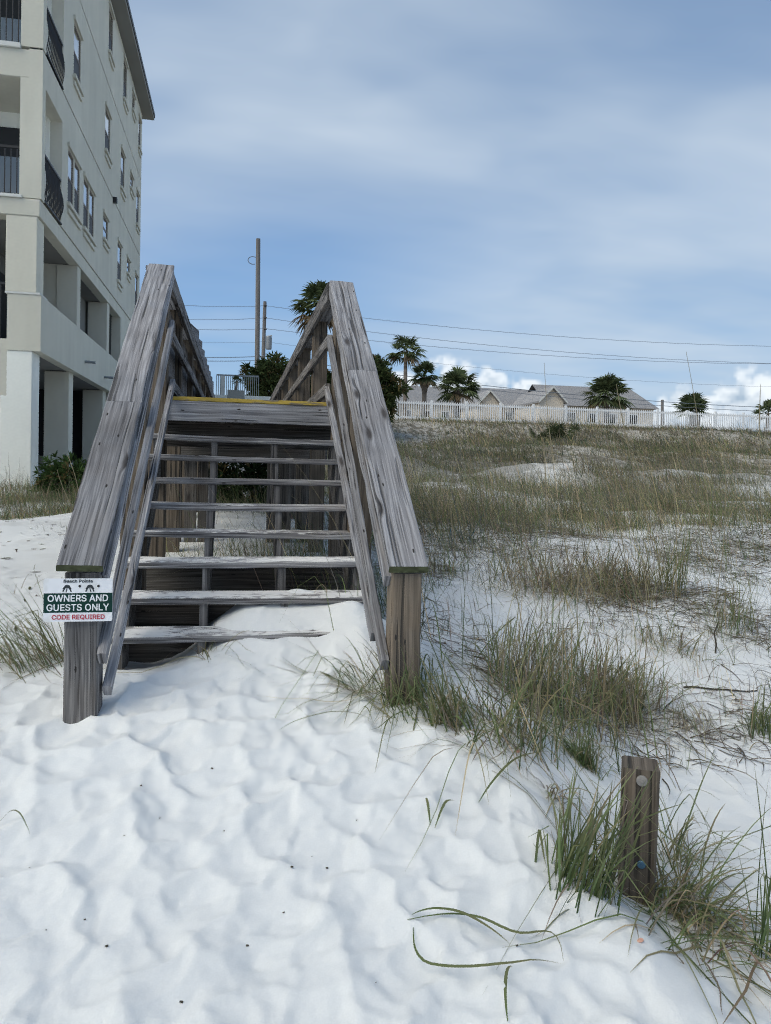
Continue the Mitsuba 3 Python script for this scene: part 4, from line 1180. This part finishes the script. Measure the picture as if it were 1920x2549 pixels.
# ------------------------------------------------------------------ houses behind
def house(label, peak, eave_l, ridge_r, eave_y, D, hip, wing_y):
    h = thing('beach_house', label, 'house')
    g = at(*peak, D)
    rr = at(*ridge_r, D)
    el = at(eave_l, wing_y, D)
    half = g[0] - el[0]
    zr, ze = g[2], el[2]
    x0, x1 = g[0] - 0, rr[0]
    # gable towards the viewer (front wing), and a long roof behind it running right
    yb = g[1]
    zb = R(2.5)
    wing = Polygon([(-half * .92, zb), (half * .92, zb), (half * .92, ze), (0, zr - .25), (-half * .92, ze)])
    m = trimesh.creation.extrude_polygon(wing, 8.0, engine='earcut')
    v = m.vertices
    add('gable_wall', (np.stack([v[:, 0] + x0, yb + v[:, 2], v[:, 1]], 1), m.faces), 'cream_wall', h)
    for s in (-1, 1):
        a = np.array([(x0, yb - .5, zr), (x0 + s * half * 1.08, yb - .5, ze - .15), (x0 + s * half * 1.08, yb + 9, ze - .15), (x0, yb + 9, zr)])
        a = np.vstack([a, a + np.array([0, 0, -.22])])
        f = np.array([(0, 1, 2), (0, 2, 3), (4, 6, 5), (4, 7, 6), (0, 4, 5), (0, 5, 1), (1, 5, 6), (1, 6, 2), (2, 6, 7), (2, 7, 3), (3, 7, 4), (3, 4, 0)])
        rfk = add('roof', (a, f), 'shingle', h)
        a = np.array([(x0, yb - .54, zr + .02), (x0 + s * half * 1.08, yb - .54, ze - .13)])
        tri = np.vstack([a, a + (0, 0, -.24), a + (0, .035, 0), a + (0, .035, -.24)])
        add('rake_board', trimesh.convex.convex_hull(tri), 'trim', rfk)
    # long roof
    yf, ymid, ybk = yb + 1.5, yb + 6.0, yb + 10.5
    rr = at_y(*ridge_r, ymid)
    zr2 = rr[2]
    ed = at_y(hip, eave_y, yf)
    x1, xe, dz = rr[0], ed[0], ed[2]
    a = np.array([(x0, ymid, zr2), (x1, ymid, zr2), (xe, yf, dz), (x0, yf, dz), (xe, ybk, dz), (x0, ybk, dz)])
    f = np.array([(3, 2, 1), (3, 1, 0), (2, 4, 1), (4, 5, 0), (4, 0, 1), (2, 3, 5), (2, 5, 4)])
    add('roof', (a, f), 'shingle', h)
    add('wall', bx(x0, xe - .5, yf + .5, ybk - .5, zb, dz - .02), 'cream_wall', h)
    for xw in np.arange(x0 + half + 1.2, xe - 1.5, 2.6):
        w = add('window', bx(xw, xw + 1.1, yf + .45, yf + .49, dz - 1.9, dz - .7), 'white_paint', h)
        add('pane', bx(xw + .09, xw + 1.01, yf + .43, yf + .448, dz - 1.81, dz - .79), 'dark_room', w)


house('grey roofed cream house with a big gable and long hipped roof behind the fence', (1191, 835), 1160, (1358, 840), 884, 86, 1424, 864)
house('middle grey roofed house with a small gable facing the beach', (1056, 843), 1027, (1152, 843), 880, 92, 1182, 872)
house('leftmost long grey roofed house behind the two palms', (830, 829), 800, (985, 838), 880, 97, 1062, 858)

# ------------------------------------------------------------------ palms and shrubs
def fan_leaf(L, rg, base, d, pet, rad, n=11, col=None, w=.05, fold=.5):
    """petiole then a fan of stiff leaflets"""
    d = d / np.linalg.norm(d)
    tip = base + d * pet + np.array([0, 0, -.12 * pet])
    up = np.array([0, 0, 1.0])
    s = np.cross(d, up); s /= np.linalg.norm(s) + 1e-9
    u = np.cross(s, d)
    P = np.stack([base, (base + tip) / 2 + u * .03, tip])[None]
    L.ribbon(P, np.full((1, 3), w * .5), s[None], col[None] * .9)
    a = np.linspace(-1.9, 1.9, n) + rg.normal(0, .06, n)
    dirs = np.cos(a)[:, None] * d + np.sin(a)[:, None] * s + fold * np.abs(np.sin(a))[:, None] * u * -.25
    ln = rad * (.75 + .25 * np.cos(a)) * rg.uniform(.85, 1.1, n)
    t = np.array([0, .55, 1.0])
    P = tip + dirs[:, None] * (ln[:, None] * t)[..., None]
    P[..., 2] -= (ln[:, None] * .38) * t ** 2
    wd = w * np.array([.6, 1.0, .1])[None].repeat(n, 0)
    sd = np.cross(dirs, u); sd /= np.linalg.norm(sd, axis=1, keepdims=True)
    sd = sd + u * rg.normal(0, .35, (n, 1)); sd /= np.linalg.norm(sd, axis=1, keepdims=True)
    c = np.repeat(col[None], n, 0) * rg.uniform(.75, 1.2, (n, 1))
    L.ribbon(P, wd, sd, c, c * 1.1)


def palm(label, px, py, D, rad, seed, zb, trunk_r=.15, nf=34, lean=0., skirt=.25, up=.1, name='palm_tree', boot=0.):
    rg = np.random.default_rng(seed)
    c = at(px, py, D)
    k = thing(name, label, 'palm tree')
    h = c[2] - zb
    t = np.linspace(0, 1, 14)
    P = np.stack([c[0] + lean * (1 - t) ** 2, c[1] + 0 * t, zb + h * t], 1)
    r = trunk_r * (1.25 - .35 * t) * (1 + .06 * np.sin(np.arange(14) * 2.4))
    if boot:
        r = r + boot * np.exp(-((t - .86) / .10) ** 2)
    add('trunk', tube(P, r, 9), 'palm_trunk', k, smooth=50)
    L = Leaves()
    for j in range(nf):
        az = rg.uniform(0, 2 * np.pi)
        el = rg.uniform(-.8, 1.3) + up
        dead = el < -.35 and rg.uniform() < skirt * 2
        col = (np.array([.20, .155, .10]) if dead else np.array([.075, .098, .050]) * rg.uniform(.55, 1.75) + np.array([.02, .018, .004]) * rg.uniform(0, 1))
        d = np.array([math.cos(az) * math.cos(el), math.sin(az) * math.cos(el), math.sin(el)])
        fan_leaf(L, rg, c + np.array([0, 0, .1 * rad]), d, rad * rg.uniform(.45, .72), rad * rg.uniform(.48, .66), n=15, col=col, w=.060 * rad + .014)
    put_leaves('crown', L, k)


palm('tall slim fan palm rising above the left end of the white fence', 876, 760, 56, 1.35, 1, R(3.2), .14, 40, .1)
palm('cabbage palm with shaggy trunk top second from the left behind the fence', 917, 815, 58, 1.30, 2, R(3.2), .17, 44, 0, .4, boot=.22)
palm('broad low cabbage palm with a wide rounded crown behind the fence', 988, 842, 60, 1.75, 3, R(3.2), .24, 64, 0, .15, up=.25)
palm('round crowned palm in front of the long hipped roof', 1309, 856, 62, 1.85, 4, R(3.2), .22, 64, 0, .15, up=.2)
palm('low palm crown beyond the right part of the fence beside a pole', 1493, 893, 70, 1.9, 5, R(3.2), .22, 46, 0, .1, up=.7)
palm('small palm crown at the far right behind the fence', 1658, 893, 66, 1.2, 7, R(3.2), .18, 34, 0, .1, up=.4)
palm('big leaning fan palm rising behind the right handrail', 694, 668, 42, 1.55, 8, R(2.0), .17, 60, .35, .5)


def spiky_bush(name, label, px, py, D, rx, rz, seed, n, leaf, zbase, cat='shrub', base=(.060, .082, .034)):
    rg = np.random.default_rng(seed)
    c = at(px, py, D)
    k = thing(name, label, cat)
    for j in range(5):
        a = rg.uniform(0, 6.28)
        e = c + np.array([math.cos(a) * rx * .5, math.sin(a) * rx * .5, rg.uniform(-.1, .4) * rz])
        b = np.array([c[0] + math.cos(a) * .25, c[1] + math.sin(a) * .25, zbase])
        add('stem', tube([b, b * .5 + e * .5 + (0, 0, -.1), e], [.07, .055, .035], 6), 'palm_trunk', k)
    L = Leaves()
    for j in range(n):
        v = rg.normal(0, 1, 3); v /= np.linalg.norm(v)
        rr = rg.uniform(.35, 1.0) ** .5
        wob = .40 + 1.05 * meshkit.noise(v * 2.6 + seed, 4)
        p = c + v * np.array([rx, rx, rz]) * rr * wob
        if p[2] < zbase + .1:
            p[2] = zbase + .1
        m = 9
        dd = rg.normal(0, 1, (m, 3)) + v * 1.2 + np.array([0, 0, .5])
        dd /= np.linalg.norm(dd, axis=1, keepdims=True)
        ln = leaf * rg.uniform(.6, 1.2, m)
        t = np.array([0, .6, 1.0])
        P = p + dd[:, None] * (ln[:, None] * t)[..., None]
        P[..., 2] -= (ln[:, None] * .2) * t ** 2
        sd = np.cross(dd, rg.normal(0, 1, (m, 3))); sd /= np.linalg.norm(sd, axis=1, keepdims=True)
        yel = rg.uniform() < .15
        col = (np.array([.16, .125, .06]) if yel else np.array(base) * rg.uniform(.6, 1.7))
        L.ribbon(P, np.array([.55, 1, .1])[None].repeat(m, 0) * leaf * .17, sd, np.repeat(col[None], m, 0) * rg.uniform(.8, 1.2, (m, 1)))
    put_leaves('foliage', L, k)


spiky_bush('spiky_shrub', 'dark rounded spiky shrub right of the right handrail beside the fence end', 806, 838, 43, 1.50, 1.75, 11, 1000, .40, R(1.9))
spiky_bush('spiky_shrub', 'dark rounded shrub beyond the boardwalk left of the right handrail', 592, 832, 40, 1.60, 1.45, 12, 1000, .38, R(1.6))
spiky_bush('spiky_shrub', 'dark shrub behind the boardwalk railing posts', 690, 842, 44, 1.7, 1.1, 13, 700, .40, R(1.9))
pm = thing('palmetto_shrub', 'dark spiky palmetto on the dune bank just below the fence', 'shrub')
c = at(1203, 948, 46.5); c[2] = gz(c[0], c[1]) - .05
rg = np.random.default_rng(14)
L = Leaves()
for j in range(34):
    az, el = rg.uniform(0, 6.28), rg.uniform(.05, 1.35)
    o = np.array([rg.normal(0, .5), rg.normal(0, .4), 0])
    fan_leaf(L, rg, c + o, np.array([math.cos(az) * math.cos(el), math.sin(az) * math.cos(el), math.sin(el)]), rg.uniform(.6, 1.15), rg.uniform(.5, .75), n=13,
             col=np.array([.058, .072, .036]) * rg.uniform(.6, 1.7), w=.06)
put_leaves('fronds', L, pm)
add('stem', tube([c + (0, 0, -.3), c + (.05, 0, .25)], [.12, .09], 7), 'palm_trunk', pm)
spiky_bush('leafy_shrub', 'dark leafy shrub in the shade behind the stairs under the boardwalk', 520, 1050, 12.5, .55, .55, 16, 500, .16, R(-.72), base=(.030, .050, .022))
spiky_bush('leafy_shrub', 'dark green shrub at the foot of the second building column', 148, 1040, 14.2, .50, .40, 15, 330, .18, R(-.75), base=(.040, .070, .025))

# ------------------------------------------------------------------ poles, wires, railing at the far end
ut = thing('utility_pole', 'tall bare wooden utility pole with a loop of cable near its top', 'utility pole')
a, b = at(556, 782, 42), at(559, 519, 42)
a = a + (a - b) * .35
add('shaft', tube([a, b], [.140, .115], 12), 'pole_wood', ut, smooth=60)
c = at(556, 566, 42)
t = np.linspace(-.6, 3.6, 20)
add('cable_loop', tube(np.stack([c[0] - .22 - .26 * np.sin(t), c[1] - .05 + .02 * t, c[2] + .20 * np.cos(t)], 1), .022, 5), 'wire', ut)
u2 = thing('utility_pole', 'shorter utility pole carrying a transformer behind the tall pole', 'utility pole')
a, b = at(569, 775, 60), at(573, 653, 60)
a = a + (a - b) * .6
add('shaft', tube([a, b], [.17, .135], 10), 'pole_wood', u2, smooth=60)
c = at(581, 742, 59.6)
add('transformer', lathe([(0, .55), (.2, .52), (.24, .4), (.24, -.4), (.2, -.5), (0, -.5)], 14, c), 'grey_metal', u2, smooth=40)
add('insulator', tube([at(575, 728, 59.7), at(588, 726, 59.7)], .05, 6), 'grey_metal', u2)
for dy in (662, 688, 712):
    add('insulator', tube([at(571, dy, 59.8), at(577, dy, 59.8)], .06, 6), 'dark_metal', u2)
u3 = thing('utility_pole', 'grey pole rising from the low palm beyond the right part of the fence', 'utility pole')
a, b = at(1504, 900, 78), at(1505, 852, 78)
add('shaft', tube([a + (a - b) * .8, b], [.30, .28], 10), 'pole_wood', u3, smooth=60)
u4 = thing('utility_pole', 'short dark pole just right of the long hipped roof', 'utility pole')
a, b = at(1429, 905, 80), at(1429, 864, 80)
add('shaft', tube([a + (a - b) * .9, b], [.17, .15], 8), 'pole_wood', u4, smooth=60)
wires = [((573, 662), (380, 660), (1760, 750), 1.0, 'topmost overhead wire crossing from the poles to the right edge'),
         ((573, 688), (380, 690), (1760, 788), 1.0, 'second overhead wire from the top'),
         ((573, 711), (380, 711), (1760, 787), 1.0, 'third overhead wire from the top'),
         ((573, 739), (380, 738), (1760, 838), .6, 'faint fourth overhead wire'),
         ((573, 770), (380, 770), (1760, 884), 1.6, 'thick low cable passing in front of the house roofs'),
         ((573, 778), (380, 778), (1760, 893), 1.3, 'lowest cable just under the thick low cable')]
for (p, l, r_, th, lb) in wires:
    P0, PL, PR = at(*p, 59.8), at(*l, 57), at(*r_, 71)
    pts = []
    for A_, B_, sag in ((PL, P0, .10), (P0, PR, .75)):
        for t in np.linspace(0, 1, 24):
            q = A_ * (1 - t) + B_ * t
            q[2] -= sag * 4 * t * (1 - t)
            pts.append(q)
    pts = np.array(pts); pts = np.delete(pts, 24, 0)
    add('overhead_wire', tube(pts, .017 * th, 5), 'wire', label=lb, category='overhead wire')

# pool deck with a metal railing at the far end of the boardwalk
pd = thing('pool_deck', 'white walled raised deck at the far end of the boardwalk', 'deck')
DD = 26.0
a, b = at(452, 858, DD), at(640, 858, DD)
add('retaining_wall', bx(a[0], b[0], a[1], a[1] + 3, gz(a[0], a[1]) - .5, at(500, 853, DD)[2]), 'stucco_pale', pd)
z0, z1 = at(500, 853, DD)[2], at(500, 808, DD)[2]
xa, xb = at(468, 808, DD)[0], at(560, 808, DD)[0]
rl = add('railing', bx(xa, xb, a[1] + .1, a[1] + .15, z1 - .05, z1), 'grey_metal', pd)
for j in range(22):
    x = xa + (xb - xa) * j / 21
    add('baluster', bx(x - .012, x + .012, a[1] + .115, a[1] + .135, z0, z1 - .05), 'grey_metal', rl)
x = at(482, 808, DD)[0]
add('railing_post', bx(x - .07, x + .07, a[1] + .06, a[1] + .16, z0, z1 - .052), 'trim', pd)
pp = thing('potted_palm', 'small palm in a grey planter in front of the metal railing', 'potted plant')
c = at(510, 852, DD - .6)
rg = np.random.default_rng(4)
add('planter', bx(c[0] - .28, c[0] + .28, c[1] - .2, c[1] + .2, c[2] - .3, c[2] + .12), 'terracotta', pp)
add('trunk', tube([c + (0, 0, .1), c + (.02, 0, .45)], [.05, .04], 7), 'palm_trunk', pp)
L = Leaves()
for j in range(14):
    az, el = rg.uniform(0, 6.28), rg.uniform(-.3, 1.2)
    fan_leaf(L, rg, c + np.array([.02, 0, .45]), np.array([math.cos(az) * math.cos(el), math.sin(az) * math.cos(el), math.sin(el)]), .12, .16, n=8, col=np.array([.10, .11, .05]), w=.03)
put_leaves('crown', L, pp)
